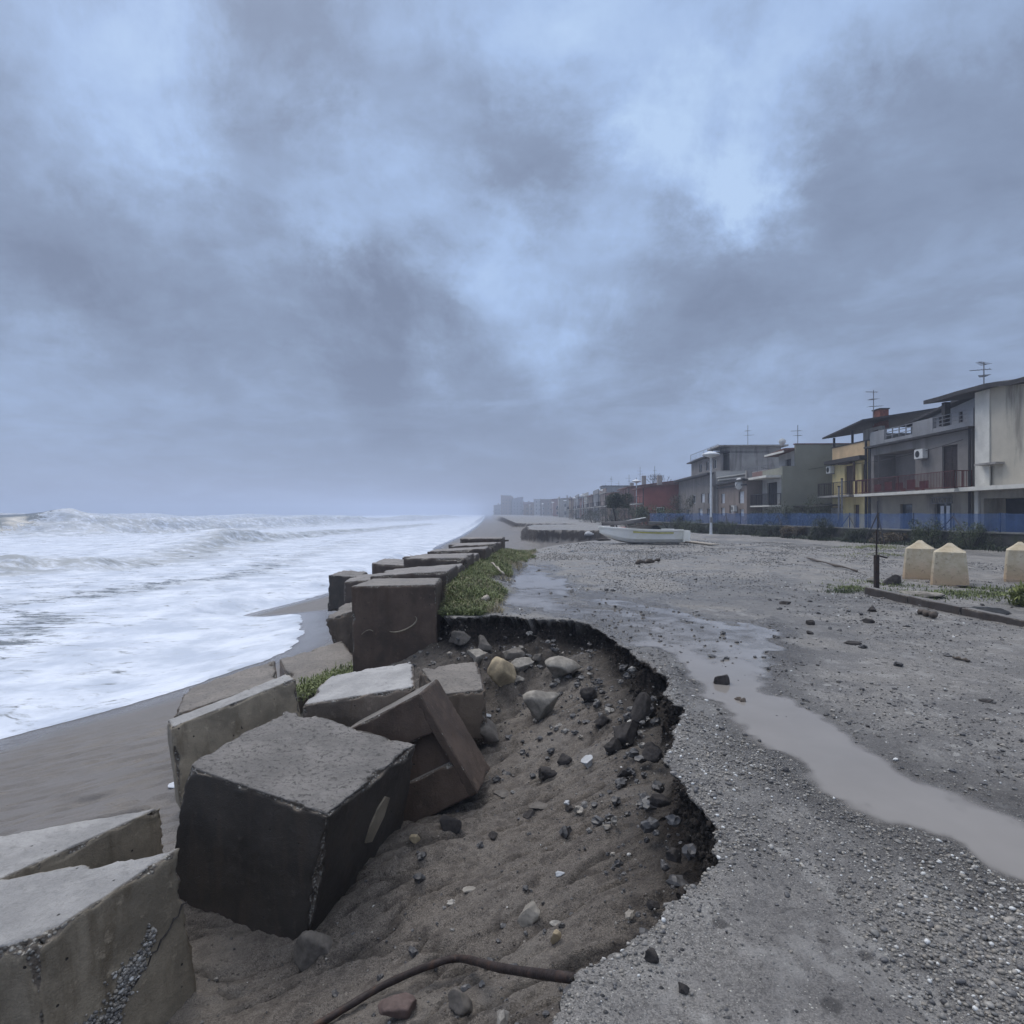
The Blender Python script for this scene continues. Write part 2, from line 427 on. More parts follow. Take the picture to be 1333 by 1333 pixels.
    r = n.mix(bch, r, (.52, .52, .52)); r = n.mix(n.attr('shore'), r, (.10, .10, .10)); r = n.mix(soil, r, (.9, .9, .9))
    finish(n, c, r, nb)
    return m
M['ground'] = ground_mat()
def water_mat():
    m, n = new_mat('muddy_puddle_water')
    t = n.node('ShaderNodeTexCoord').outputs['Object']
    f = n.noise(t, 1.4, 4, .6)
    c = n.mix(f, (.19, .175, .16), (.28, .26, .24))
    nb = n.bump(n.noise(n.scaled(t, (1, .5, 1)), 9, 3, .5), .06, .01)
    p = n.node('ShaderNodeBsdfPrincipled', i_Base_Color=c, i_Roughness=.045, i_IOR=1.33); n.l.new(nb, p.inputs['Normal'])
    tr = n.node('ShaderNodeBsdfTransparent'); mx = n.node('ShaderNodeMixShader', i_0=n.rng(n.attr('depth'), -.004, .022, .12, 1.0))
    n.l.new(tr.outputs[0], mx.inputs[1]); n.l.new(p.outputs[0], mx.inputs[2]); n.l.new(mx.outputs[0], n.node('ShaderNodeOutputMaterial').inputs[0])
    return m
M['puddle'] = water_mat()
def sea_mat():
    m, n = new_mat('storm_sea_foam')
    t = n.node('ShaderNodeTexCoord').outputs['Object']
    fo, tu = n.attr('foam'), n.attr('turb')
    tw = n.vmath('ADD', t, n.scaled(n.noise(t, .35, 3, .5, col=True), (1.6, 1.6, 0)))
    a = n.noise(n.scaled(tw, (.8, 1.9, 1)), 1.1, 8, .66)
    b = n.noise(n.scaled(tw, (.55, 2.0, 1)), 4.2, 5, .7)
    s = n.math('ADD', n.math('MULTIPLY', a, .62), n.math('MULTIPLY', b, .38))
    th = n.rng(fo, 0, 1, .20, .615, smooth=False)
    mask = n.rng(n.math('SUBTRACT', th, s), -.055, .075)
    fcol = n.mix(n.rng(n.noise(t, .45, 6, .65), .35, .65), (.46, .51, .60), (.72, .76, .84))
    fcol = n.mix(n.math('MULTIPLY', n.rng(b, .38, .62), .22), fcol, (.50, .54, .58))
    fcol = n.mix(n.math('MULTIPLY', tu, n.rng(n.noise(n.scaled(t, (.5, 1, 1.6)), .9, 7, .7), .36, .56)), fcol, (.20, .21, .195))
    wcol = n.mix(n.rng(a, .3, .7), (.075, .088, .085), (.15, .158, .145))
    c = n.mix(mask, wcol, fcol)
    r = n.mix(mask, (.14, .14, .14), (.55, .55, .55))
    h = n.math('ADD', n.math('MULTIPLY', mask, .35), n.math('MULTIPLY', b, .5))
    finish(n, c, r, n.bump(h, .55, .05), IOR=1.33)
    return m
M['sea'] = sea_mat()
def concrete(name, side, top, wet=.5, brown=(.09, .05, .03), agg=1.0, crg=.5):
    m, n = new_mat(name)
    t = n.node('ShaderNodeTexCoord').outputs['Object']
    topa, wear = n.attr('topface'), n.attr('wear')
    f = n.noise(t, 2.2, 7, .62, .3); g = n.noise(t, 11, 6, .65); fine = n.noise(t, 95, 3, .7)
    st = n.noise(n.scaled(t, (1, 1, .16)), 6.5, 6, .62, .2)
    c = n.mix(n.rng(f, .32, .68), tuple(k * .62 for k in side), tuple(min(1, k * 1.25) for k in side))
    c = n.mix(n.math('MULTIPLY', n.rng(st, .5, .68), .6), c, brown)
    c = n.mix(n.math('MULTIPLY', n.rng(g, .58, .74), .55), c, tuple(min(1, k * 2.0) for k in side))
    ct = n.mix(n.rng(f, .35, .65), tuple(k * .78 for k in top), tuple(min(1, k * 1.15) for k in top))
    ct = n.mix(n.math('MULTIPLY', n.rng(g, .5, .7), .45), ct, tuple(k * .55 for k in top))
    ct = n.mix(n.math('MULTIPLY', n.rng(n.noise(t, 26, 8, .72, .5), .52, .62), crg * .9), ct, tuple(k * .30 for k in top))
    c = n.mix(topa, c, ct)  # tops lighter, sides darker: sandy against wet surface, with fall of light put in
    # broken arrises show the stones in the mix
    vo = n.node('ShaderNodeTexVoronoi', i_Vector=t, i_Scale=46.0)
    rnd = n.node('ShaderNodeSeparateColor', i_0=vo.outputs['Color'])
    pc = n.mix(rnd.outputs[0], (.11, .10, .085), (.42, .40, .36))
    pc = n.mix(n.rng(vo.outputs['Distance'], .30, .55), pc, (.12, .10, .08))
    wm = n.rng(n.math('ADD', wear, n.math('MULTIPLY', n.math('SUBTRACT', g, .5), .6)), .25, .5, 0, agg)
    c = n.mix(wm, c, pc)
    c = n.mix(n.math('MULTIPLY', n.rng(fine, .40, .7), .22), c, tuple(k * .4 for k in side))
    # pits
    pit = n.node('ShaderNodeTexVoronoi', i_Vector=t, i_Scale=17.0)
    pr = n.node('ShaderNodeSeparateColor', i_0=pit.outputs['Color'])
    pm = n.math('MULTIPLY', n.math('LESS_THAN', pr.outputs[0], .10), n.rng(pit.outputs['Distance'], .17, .10))
    c = n.mix(pm, c, (.03, .026, .022))
    h = n.math('ADD', n.math('MULTIPLY', g, .8), n.math('MULTIPLY', fine, .30))
    crag = n.noise(t, 26, 8, .72, .5)
    h = n.math('ADD', h, n.math('MULTIPLY', n.math('MULTIPLY', crag, topa), 3.2 * crg))
    h = n.math('ADD', h, n.math('MULTIPLY', n.math('MULTIPLY', n.rng(vo.outputs['Distance'], .6, 0, 0, 1, smooth=False), wm), .9))
    h = n.math('SUBTRACT', h, n.math('MULTIPLY', pm, .7))
    rr = n.mix(n.rng(f, .38, .6), (.35 + (1 - wet) * .4,) * 3, (.62 + (1 - wet) * .2,) * 3)
    finish(n, c, rr, n.bump(h, .75, .018))
    return m
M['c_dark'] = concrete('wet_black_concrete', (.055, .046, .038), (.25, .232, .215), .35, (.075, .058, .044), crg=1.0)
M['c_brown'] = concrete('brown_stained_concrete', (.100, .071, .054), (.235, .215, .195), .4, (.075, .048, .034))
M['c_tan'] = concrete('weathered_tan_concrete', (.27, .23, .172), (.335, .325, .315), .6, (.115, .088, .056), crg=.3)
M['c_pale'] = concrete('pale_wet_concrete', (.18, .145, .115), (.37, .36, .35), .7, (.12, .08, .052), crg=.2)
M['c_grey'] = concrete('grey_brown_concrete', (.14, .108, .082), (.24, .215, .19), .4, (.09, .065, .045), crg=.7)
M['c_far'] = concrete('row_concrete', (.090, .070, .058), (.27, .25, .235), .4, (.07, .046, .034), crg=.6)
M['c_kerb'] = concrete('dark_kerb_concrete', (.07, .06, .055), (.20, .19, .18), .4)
M['stone_mid'] = simple('dark_grey_stone', (.135, .12, .105), .85, .35, 8, .6, stain=(.08, .07, .06), fine=45)
M['stone'] = simple('grey_stone', (.275, .25, .215), .8, .35, 7, .6, stain=(.10, .09, .075), fine=45)
M['stone_tan'] = simple('tan_stone', (.36, .29, .19), .8, .35, 7, .6, stain=(.16, .11, .06), fine=45)
M['stone_dark'] = simple('dark_clod', (.045, .040, .038), .9, .4, 12, .8, fine=60)
M['stone_white'] = simple('pale_stone', (.40, .41, .42), .6, .2, 8, .4)
M['brickred'] = simple('rusty_red_stone', (.12, .085, .075), .8, .3, 9, .5)
M['rust'] = simple('rusty_iron', (.030, .021, .019), .65, .4, 20, .5, stain=(.09, .045, .025))
M['wood_wet'] = simple('wet_driftwood', (.085, .068, .055), .7, .4, 12, .5)
M['wood_pale'] = simple('pale_driftwood', (.34, .30, .25), .75, .25, 12, .4)
# ================================================================== the ground sheet
def spaced(lo, hi, step, lo_far, hi_far, gr):
    a = list(np.arange(lo, hi, step))
    s, x = step, a[-1]
    while x < hi_far: s *= gr; x += s; a.append(x)
    s, x = step, a[0]; b = []
    while x > lo_far: s *= gr; x -= s; b.append(x)
    return np.array(b[::-1] + a)
gx = spaced(-2.6, 2.7, .0145, -1350, 1350, 1.032)
gy = [1.6]
while gy[-1] < 1380: gy.append(gy[-1] + max(.0125, .0052 * gy[-1] ** 1.0 if gy[-1] > 4 else .016))
back = [1.6]; st_ = .03
while back[-1] > -50: back.append(back[-1] - st_); st_ *= 1.15
gy = np.array(back[::-1][:-1] + gy)
GX, GY = np.meshgrid(gx, gy)
Z, SS, KK, WALL, PSD, WD = terrain(GX, GY, True)
# undercut: below its crust the bank is hollowed out
d0, w0, _ = polydist(GX, GY, RIM, [p[2] for p in RIM], closed=True)
s0 = np.where(inside(GX, GY, RIM), d0, -d0)
gsy, gsx = np.gradient(s0, gy, gx)
gl = np.hypot(gsx, gsy) + 1e-6
und = (.17 + .12 * fbm(GX * 2.2, GY * 2.2, 51, 3)) * (1 - sst(KK, .78, .97)) * sst(SS, -.55, -.12) * (GY > 1.7) * sst(GY, 10.5, 9.6) * (GX > -1.2)
# ragged face of the bank: push its vertices about
nx_ = fbm(GX * 6, GY * 6, Z * 5, 3, .5); ny_ = fbm(GX * 6 + 31, GY * 6, Z * 5, 3, .5)
amp = WALL * np.clip(WD, .06, .25) * .9 * (.35 + .65 * sst(GY, 30, 12))
VX = GX + nx_ * amp + gsx / gl * und; VY = GY + ny_ * amp + gsy / gl * und
ZZ = Z + WALL * .05 * fbm(GX * 17, GY * 17, 2, 3)
pitm = (1 - KK) * sst(GY, 12, 9) * sst(GX, -3.6, -2.2)
bchm = (1 - KK) * (1 - pitm)
# waterline of the last wave up the beach
WLN = [(-60, -13), (5, -11.3), (8, -10.2), (10.7, -8.95), (12, -7.5), (12.9, -6.75), (14.4, -5.85), (15.5, -5.6), (17.5, -5.95), (19.5, -6.7), (22, -7.5), (23.5, -8.1),
       (24.1, -9.9), (25, -11.6), (26.5, -11.4), (28.5, -10.0), (31, -9.1), (34, -9.8), (37, -8.9), (42, -9.3), (48, -8.5), (55, -9.6), (62, -8.6), (75, -9.2), (107, -9), (200, -12), (400, -20), (1400, -60)]
def wline(y):
    b = np.interp(y, [p[0] for p in WLN], [p[1] for p in WLN])
    return b + .22 * fbm(y * 1.1, 0 * y, 2, 4) + .10 * fbm(y * 6, 0 * y, 4, 4)
shore = sst(GX - wline(GY), 2.0, .2) * (1 - KK)
gband = [(1.15, 3.72), (1.42, 4.45), (1.62, 4.0), (1.85, 3.35), (2.0, 2.75), (2.15, 2.3), (1.9, 1.6), (1.5, 1.9), (1.42, 2.5), (1.28, 2.9), (1.1, 3.1), (1.05, 3.3)]
gband_w = [.22, .2, .2, .22, .3, .35, .35, .3, .25, .2, .2, .2]
gd, gw, _ = polydist(GX, GY, gband, gband_w)
grav = np.clip(1 - (gd - gw * .4) / .35, 0, 1) + .9 * np.exp(-(SS / .22) ** 2) * (GY < 12)
band_in = inside(GX, GY, gband) * 1.0
grav = np.maximum(grav, band_in * .9) + .55 * fbm(GX * 1.6, GY * 1.2, 4, 4) + .25 * sst(GX, 2.2, 3.2) * (GY < 9)
calm = np.exp(-(((GX - 1.12) / .20) ** 2 + ((GY - 2.45) / .45) ** 2))
grav = np.clip(grav * (1 - calm), .08, 1)
soil = np.clip(sst(KK, .985, .80) * sst(KK, .0, .30) * 1.15, 0, 1) * sst(WD, 1.5, .3)
soil = np.maximum(soil, sst(KK, .999, .95) * (GY > 40) * sst(WD, 3, 1.2) * sst(KK, .0, .10))
soil = np.maximum(soil, pitm * 1.0 * np.exp(-np.maximum(-SS - .1, 0) / .16))
rl = np.abs(fbm(GX * .7 + .25 * GY, GY * 4.6 - .9 * GX + .7 * fbm(GX * 1.2, GY * 1.2, 4, 2), 6, 3))
soil = np.maximum(soil, .50 * np.exp(-(rl / .06) ** 2) * pitm * sst(-SS, .1, .4))
soil = np.clip(soil * 1.2, 0, 1)
wetm = np.clip(sst(PSD, .55, .0) * (KK > .9) * (1 + .8 * fbm(GX * 1.3, GY * 1.3, 6, 4)) + .55 * sst(fbm(GX * .45, GY * .35, 31, 4), .12, .40) * (KK > .9) * sst(GY, 3.5, 6), 0, 1)
soil = np.maximum(soil, pitm * .85 * np.exp(-(((GX - .1) / 1.2) ** 2 + ((GY - 8.8) / .7) ** 2)))
moss = np.exp(-(((GX + 3.0) / .35) ** 2 + ((GY - 9.0) / .6) ** 2))
V = np.stack([VX, VY, ZZ], -1).reshape(-1, 3)
gr = mesh_np('ground', V, grid_faces(len(gx), len(gy)), M['ground'], True,
             dict(soil=soil.ravel(), gravel=grav.ravel(), pit=pitm.ravel(), beach=bchm.ravel(), shore=shore.ravel(), moss=moss.ravel(), wet=wetm.ravel()))
tag(gr, kind='structure')
# ------------------------------------------------------------------ puddle water, flat, held in the hollow
px_ = np.arange(-.9, 5.4, .035); py_ = np.arange(-.9, 20.5, .05)
A, B = np.meshgrid(px_, py_)
dist, _, _ = polydist(A, B, RIM, closed=True)
ok = (pud_sd(A, B) < .40 + .35 * sst(B, 6, 8)) & (np.where(inside(A, B, RIM), dist, -dist) > .07)
F4 = grid_faces(len(px_), len(py_))
F4 = F4[ok.ravel()[F4].all(1)]
used, inv = np.unique(F4.ravel(), return_inverse=True)
Vp = np.stack([A.ravel(), B.ravel(), np.full(A.size, WLEVEL)], -1)[used]
tag(mesh_np('puddle_water', Vp, inv.reshape(-1, 4), M['puddle'], True, dict(depth=WLEVEL - terrain(Vp[:, 0], Vp[:, 1]))), kind='structure')
# ------------------------------------------------------------------ the sea
s_ = [0.0]; k_ = .04
while s_[-1] < 1280: s_.append(s_[-1] + k_); k_ = max(.04, min(k_ * 1.02, 60)) if s_[-1] > .3 else .04
s_ = np.array(s_)
ys = [-55.0]
while ys[-1] < 1370: ys.append(ys[-1] + (max(.07, .0075 * ys[-1]) if ys[-1] > 6 else max(.15, .12 * abs(ys[-1]))))
ys = np.array(ys)
SG, YG = np.meshgrid(s_, ys)
XG = wline(YG) - SG + .12 * fbm(YG * 2, SG * 2, 0, 2) * sst(SG, 0, 1)
tz = terrain(XG, YG)
SL = -2.30
wz = SL + .05 * fbm(XG * .25, YG * .4, 3, 4) * sst(SG, 0, 12) + .03 * fbm(XG * 1.3, YG * 2.2, 3, 4) * sst(SG, 0, 3) + .30 * fbm(XG * .035, YG * .05, 1, 4) * sst(SG, 20, 80)
W2 = [(-70, 20, .8), (-50, 36, 1.25), (-37, 40, 1.3), (-31, 45, 1.0), (-30, 52, .3), (-34, 66, .5), (-38, 80, 1.5), (-38, 96, 1.3), (-34, 130, .4), (-30, 220, .2)]
W3 = [(-26, 24, .25), (-20, 30, .5), (-17, 38, .22), (-20, 60, .3), (-22, 90, .4)]
W1 = [(-220, 70, 3.9), (-150, 98, 3.9), (-105, 114, 3.8), (-84, 120, 4.3), (-74, 132, 4.1), (-76, 175, 3.0), (-70, 240, 2.6), (-60, 320, 2.2), (-60, 600, 2)]
W0 = [(-420, 160, 2.6), (-260, 210, 3.0), (-200, 260, 3.2), (-170, 340, 3), (-160, 600, 2)]
foam = np.full(XG.shape, 1.0); turb = np.zeros(XG.shape)
calmf = 1.0
def wave(pts, front, rear, rough, fdark, tw=None):
    global wz, foam, turb
    dd, hh, side = polydist(XG, YG, pts, [p[2] for p in pts])
    sg = dd * -side * -1.0
    sg = sg + front * .5 * fbm(XG / front * .35, YG / front * .35, 7, 4)
    prof = np.where(sg < 0, np.exp(-(sg / front) ** 2), np.exp(-(sg / rear) ** 2))
    ln = 1 + .60 * fbm(XG / front * .12, YG / front * .12, 3, 3)
    wz = wz + hh * prof * ln
    tb = np.exp(-((sg + front * .8) / (front * 1.6)) ** 2)
    wz = wz + rough * tb * (fbm(XG / front * .6, YG / front * .6, wz, 5, .62)) * hh * calmf
    turb = np.maximum(turb, tb * (tw or (.80 if front < 5 else .60)))
    return sg, prof
sideflip = 1
sg, pr = wave(W2, 2.0, 9, .80, 0)
sg3, _ = wave([(a_, b_, h_ * .10) for a_, b_, h_ in W3], .8, 5, .35, 0, .25); turb = turb * .9
calmf = 1 - sst(XG, -84, -98) * .95
sg1, pr1 = wave(W1, 6.0, 14, .55, 0)
face = np.exp(-((sg1 + 2.0) / 6) ** 2) * sst(XG + .6 * (YG - 118) * 0, -84, -96)
foam = foam - .85 * face
turb = turb * (1 - face)
calmf = 1.0
sg0, _ = wave(W0, 6, 26, .3, 0)
foam = foam - .75 * sst(SG, 150, 240) * (.6 + .6 * fbm(XG * .02, YG * .03, 2, 3))
# churned sandy trough lines behind the swash and wet thin edge
foam = foam - .22 * np.exp(-((SG - 9 - 1.5 * fbm(YG * .1, SG * .1, 0, 2)) / 1.2) ** 2) * sst(YG, 60, 30)
foam = foam - .06 * np.exp(-((sg3 - .6) / .7) ** 2)
foam = foam - .10 * sst(SG, 3, 12) * (.5 + fbm(XG * .12, YG * .3, 9, 3))
foam = np.where(SG < .5, np.maximum(foam, 1.05), foam)
film = tz + .004 + .030 * sst(SG, 0, .16) + .012 * fbm(XG * 6, YG * 6, 2, 3) * sst(SG, .1, .4)
wz = np.where(wz > film, film + (wz - film) * sst(SG, .1, 2.5), film)
Vs = np.stack([XG, YG, wz], -1).reshape(-1, 3)
sea = mesh_np('sea_water', Vs, grid_faces(len(s_), len(ys))[:, ::-1], M['sea'], True, dict(foam=np.clip(foam, 0, 1.1).ravel(), turb=turb.ravel()))
tag(sea, kind='structure')

# ================================================================== scattered stones (uncountable: stuff)
def ico(sub=0):
    bm = bmesh.new(); bmesh.ops.create_icosphere(bm, subdivisions=sub + 1, radius=1)
    v = np.array([x.co[:] for x in bm.verts]); f = np.array([[a.index for a in q.verts] for q in bm.faces]); bm.free()
    return v, f
ICO0 = ico(0); ICO1 = ico(1); ICO3 = ico(3)
def pebble_mat():
    m, n = new_mat('mixed_pebbles')
    sh = n.attr('shade')
    r = n.node('ShaderNodeValToRGB', i_0=sh); e = r.color_ramp.elements
    e[0].position = 0; e[0].color = (.035, .033, .034, 1); e[1].position = 1; e[1].color = (.66, .66, .64, 1)
    for p_, c_ in ((.3, (.10, .098, .10)), (.55, (.21, .20, .185)), (.72, (.28, .25, .21)), (.88, (.40, .385, .36))):
        q = r.color_ramp.elements.new(p_); q.color = (*c_, 1)
    t = n.node('ShaderNodeTexCoord').outputs['Object']
    c = n.mix(n.math('MULTIPLY', n.rng(n.noise(t, 160, 3, .6), .4, .7), .35), r.outputs[0], (.08, .075, .07))
    finish(n, c, .5)
    return m
M['pebble'] = pebble_mat()
def soil_lump_mat():
    m, n = new_mat('dark_soil_lumps'); t = n.node('ShaderNodeTexCoord').outputs['Object']
    c = n.mix(n.attr('shade'), (.010, .008, .007), (.060, .048, .040)); f = n.noise(t, 90, 4, .7)
    finish(n, n.mix(n.rng(f, .4, .7), c, (.02, .016, .013)), .95, n.bump(f, 1.0, .01)); return m
M['soil_lump'] = soil_lump_mat()
def scatter(name, P, size, shade, flat=(.45, .8), base=ICO0, sink=.25, kind='stuff', jag=.22, sharp=False, mat='pebble'):
    n = len(P); v0, f0 = base; nv = len(v0)
    V = np.repeat(v0[None], n, 0) * (1 + jag * RNG.uniform(-1, 1, (n, nv, 1)))
    sc = np.stack([np.ones(n), RNG.uniform(.6, 1, n), RNG.uniform(flat[0], flat[1], n)], -1) * size[:, None] * .5
    V = V * sc[:, None, :]
    a = RNG.uniform(0, 2 * math.pi, n); b = RNG.uniform(-.35, .35, n)
    x, y, z = V[..., 0], V[..., 1], V[..., 2]
    z2 = z * np.cos(b)[:, None] + x * np.sin(b)[:, None]; x2 = x * np.cos(b)[:, None] - z * np.sin(b)[:, None]
    V = np.stack([x2 * np.cos(a)[:, None] - y * np.sin(a)[:, None], x2 * np.sin(a)[:, None] + y * np.cos(a)[:, None], z2], -1)
    V += P[:, None, :]; V[..., 2] += (sc[:, 2] * (1 - 2 * sink))[:, None]
    Fc = (f0[None] + (np.arange(n) * nv)[:, None, None]).reshape(-1, 3)
    o = mesh_np(name, V.reshape(-1, 3), Fc, M[mat], not sharp, dict(shade=np.repeat(shade, nv)))
    o['kind'] = kind
    return o
def gsample(x, y):
    """bilinear lookups on the ground grid"""
    ix = np.clip(np.searchsorted(gx, x) - 1, 0, len(gx) - 2); iy = np.clip(np.searchsorted(gy, y) - 1, 0, len(gy) - 2)
    tx = (x - gx[ix]) / (gx[ix + 1] - gx[ix]); ty = (y - gy[iy]) / (gy[iy + 1] - gy[iy])
    def q(A): return (A[iy, ix] * (1 - tx) + A[iy, ix + 1] * tx) * (1 - ty) + (A[iy + 1, ix] * (1 - tx) + A[iy + 1, ix + 1] * tx) * ty
    return q
# band of pebbles on the terrace
n = 150000
x = RNG.uniform(-.1, 5.5, n); y = 1.5 + 10 * RNG.uniform(0, 1, n) ** 1.5
q = gsample(x, y); g_ = q(grav); k = q(KK); z = q(ZZ); ps = q(PSD)
keep = (k > .97) & (z > WLEVEL - .012) & (RNG.uniform(0, 1, n) < (.03 + .80 * g_ ** 2.2) * (1.0 / (1 + .04 * y * y)) * 1.1)
x, y, z, g_ = x[keep], y[keep], z[keep], g_[keep]
size = .006 + .012 * RNG.uniform(0, 1, len(x)) ** 2 + .012 * RNG.uniform(0, 1, len(x)) ** 12
size *= (.8 + .5 * g_)
scatter('terrace_gravel', np.stack([x, y, z], -1), size, np.clip(RNG.normal(.47, .22, len(x)) + .14 * g_, 0, 1))
# bigger scattered pebbles
n = 2600
x = RNG.uniform(.0, 7, n); y = 1.6 + 16 * RNG.uniform(0, 1, n) ** 1.6
q = gsample(x, y); k = q(KK); z = q(ZZ); g_ = q(grav)
keep = (k > .98) & (z > WLEVEL - .004) & (RNG.uniform(0, 1, n) < .25 + .6 * g_)
x, y, z = x[keep], y[keep], z[keep]
scatter('scattered_pebbles', np.stack([x, y, z], -1), .014 + .028 * RNG.uniform(0, 1, len(x)) ** 4, np.clip(RNG.normal(.44, .24, len(x)), 0, 1), (.3, .6), ICO1)
# loose gravel farther out over the whole terrace
n = 60000
x = RNG.uniform(-.5, 16, n); y = 3.5 + 30 * RNG.uniform(0, 1, n) ** 1.3
q = gsample(x, y); k = q(KK); z = q(ZZ); cl_ = fbm(x * .55, y * .45, 41, 4)
keep = (k > .98) & (z > WLEVEL - .004) & (RNG.uniform(0, 1, n) < np.clip(.30 + 1.5 * cl_, .05, 1)) & (x < .9 * y)
x, y, z = x[keep], y[keep], z[keep]
scatter('loose_gravel', np.stack([x, y, z], -1), (.010 + .0012 * y + .03 * RNG.uniform(0, 1, len(x)) ** 5), np.clip(RNG.normal(.38, .30, len(x)), 0, 1), (.35, .7), ICO0, jag=.3, sharp=True)
# dark crumbs and clods over the wet terrace and the puddle
n = 2200
x = RNG.uniform(0, 12, n); y = 6 + 34 * RNG.uniform(0, 1, n) ** 1.4
q = gsample(x, y); k = q(KK); z = np.maximum(q(ZZ), WLEVEL - .003)
cl_ = fbm(x * .35, y * .3, 21, 3)
keep = (k > .98) & (RNG.uniform(0, 1, n) < np.clip(.30 + 1.6 * cl_, 0.04, 1))
x, y, z = x[keep], y[keep], z[keep]
scatter('soil_crumbs', np.stack([x, y, z], -1), .02 + .075 * RNG.uniform(0, 1, len(x)) ** 4, np.clip(RNG.normal(.10, .10, len(x)), 0, 1), (.35, .7), ICO1, jag=.34, sharp=True)
n = 420
x = RNG.normal(1.75, .75, n); y = RNG.normal(8.4, 1.5, n)
q = gsample(x, y); k = q(KK); z = np.maximum(q(ZZ), WLEVEL - .003); keep = k > .97
scatter('puddle_crumbs', np.stack([x, y, z], -1)[keep], (.015 + .05 * RNG.uniform(0, 1, n) ** 4)[keep], np.full(keep.sum(), .04), (.35, .7), ICO1)
# clods and stones fallen from the bank into the pit
n = 26000
x = RNG.uniform(-3, 1.5, n); y = RNG.uniform(1.8, 9.6, n)
q = gsample(x, y); k = q(KK); s2 = q(SS); z = q(ZZ)
pr_ = .50 * np.exp(-np.abs(-s2 - .25) / .22) + .045 + .22 * np.exp(-(((x - .25) / 1.3) ** 2 + ((y - 7.6) / 1.4) ** 2)) + .10 * sst(fbm(x * 1.2, y * 2.2, 4, 3), .05, .35)
keep = (k < .7) & (s2 > -2.9) & (RNG.uniform(0, 1, n) < pr_)
x, y, z, s2 = x[keep], y[keep], z[keep], s2[keep]
u = RNG.uniform(0, 1, len(x))
sz = .008 + .018 * u ** 2 + .06 * u ** 18 * (1 + .5 * (s2 > -.8))
shd = np.clip(np.where(RNG.uniform(0, 1, len(x)) < .72, RNG.normal(.10, .06, len(x)), RNG.normal(.55, .2, len(x))), 0, 1)
scatter('bank_rubble', np.stack([x, y, z], -1), sz, shd, (.4, .9), ICO1, jag=.34, sharp=True)

# clods that make up the face of the bank itself
cand = np.argwhere((KK > .03) & (KK < .96) & (GY > 1.9) & (GY < 10) & (WD < .4) & (GX > -1.4) & (GX < 2))
pick = cand[RNG.choice(len(cand), 7500)]
P_ = np.stack([VX[pick[:, 0], pick[:, 1]], VY[pick[:, 0], pick[:, 1]], ZZ[pick[:, 0], pick[:, 1]] - .01], -1)
u = RNG.uniform(0, 1, len(P_))
scatter('bank_face_clods', P_, .008 + .022 * u ** 2.5 + .03 * u ** 14, np.clip(RNG.normal(.5, .3, len(u)), 0, 1), (.5, 1.0), ICO1, jag=.42, sink=.5, mat='soil_lump')

# ================================================================== rocks, one by one
def rock(name, label, cat, mat, loc, size, rz=0.0, seed=0, cuts=9, tilt=(0, 0), group=None, sink=.3, rough=.10, parent=None, base=ICO3):
    r = np.random.default_rng(seed)
    v = base[0].copy()
    for _ in range(cuts):
        nrm = r.normal(size=3); nrm /= np.linalg.norm(nrm); dlim = r.uniform(.38, .78)
        pr = v @ nrm; ex = np.maximum(pr - dlim, 0); v = v - ex[:, None] * nrm * .95
    v *= (1 + rough * fbm(v[:, 0] * 1.6 + seed, v[:, 1] * 1.6, v[:, 2] * 1.6, 4))[:, None]
    v *= (1 + rough * .35 * fbm(v[:, 0] * 7 + seed, v[:, 1] * 7, v[:, 2] * 7, 2))[:, None]
    v *= np.array(size) / 2
    o = mesh_np(name, v, base[1], mat, True, parent=parent)
    o.location = Vector(loc) + Vector((0, 0, size[2] * (.5 - sink)))
    o.rotation_euler = (tilt[0], tilt[1], rz)
    if cat: tag(o, label, cat, group)
    return o
def at_rock(px, py, wpx, hpx, name, label, cat, mat, depth=.8, **kw):
    """a rock whose foot is seen at (px, py), wpx by hpx photo pixels"""
    g = ground(px, py)
    w_ = wpx / FPX * g.y * 1.08; h_ = hpx / FPX * g.y * 1.05
    return rock(name, label, cat, mat, (g.x, g.y + w_ * depth * .4, g.z), (w_, w_ * depth, h_ * 1.1), **kw)
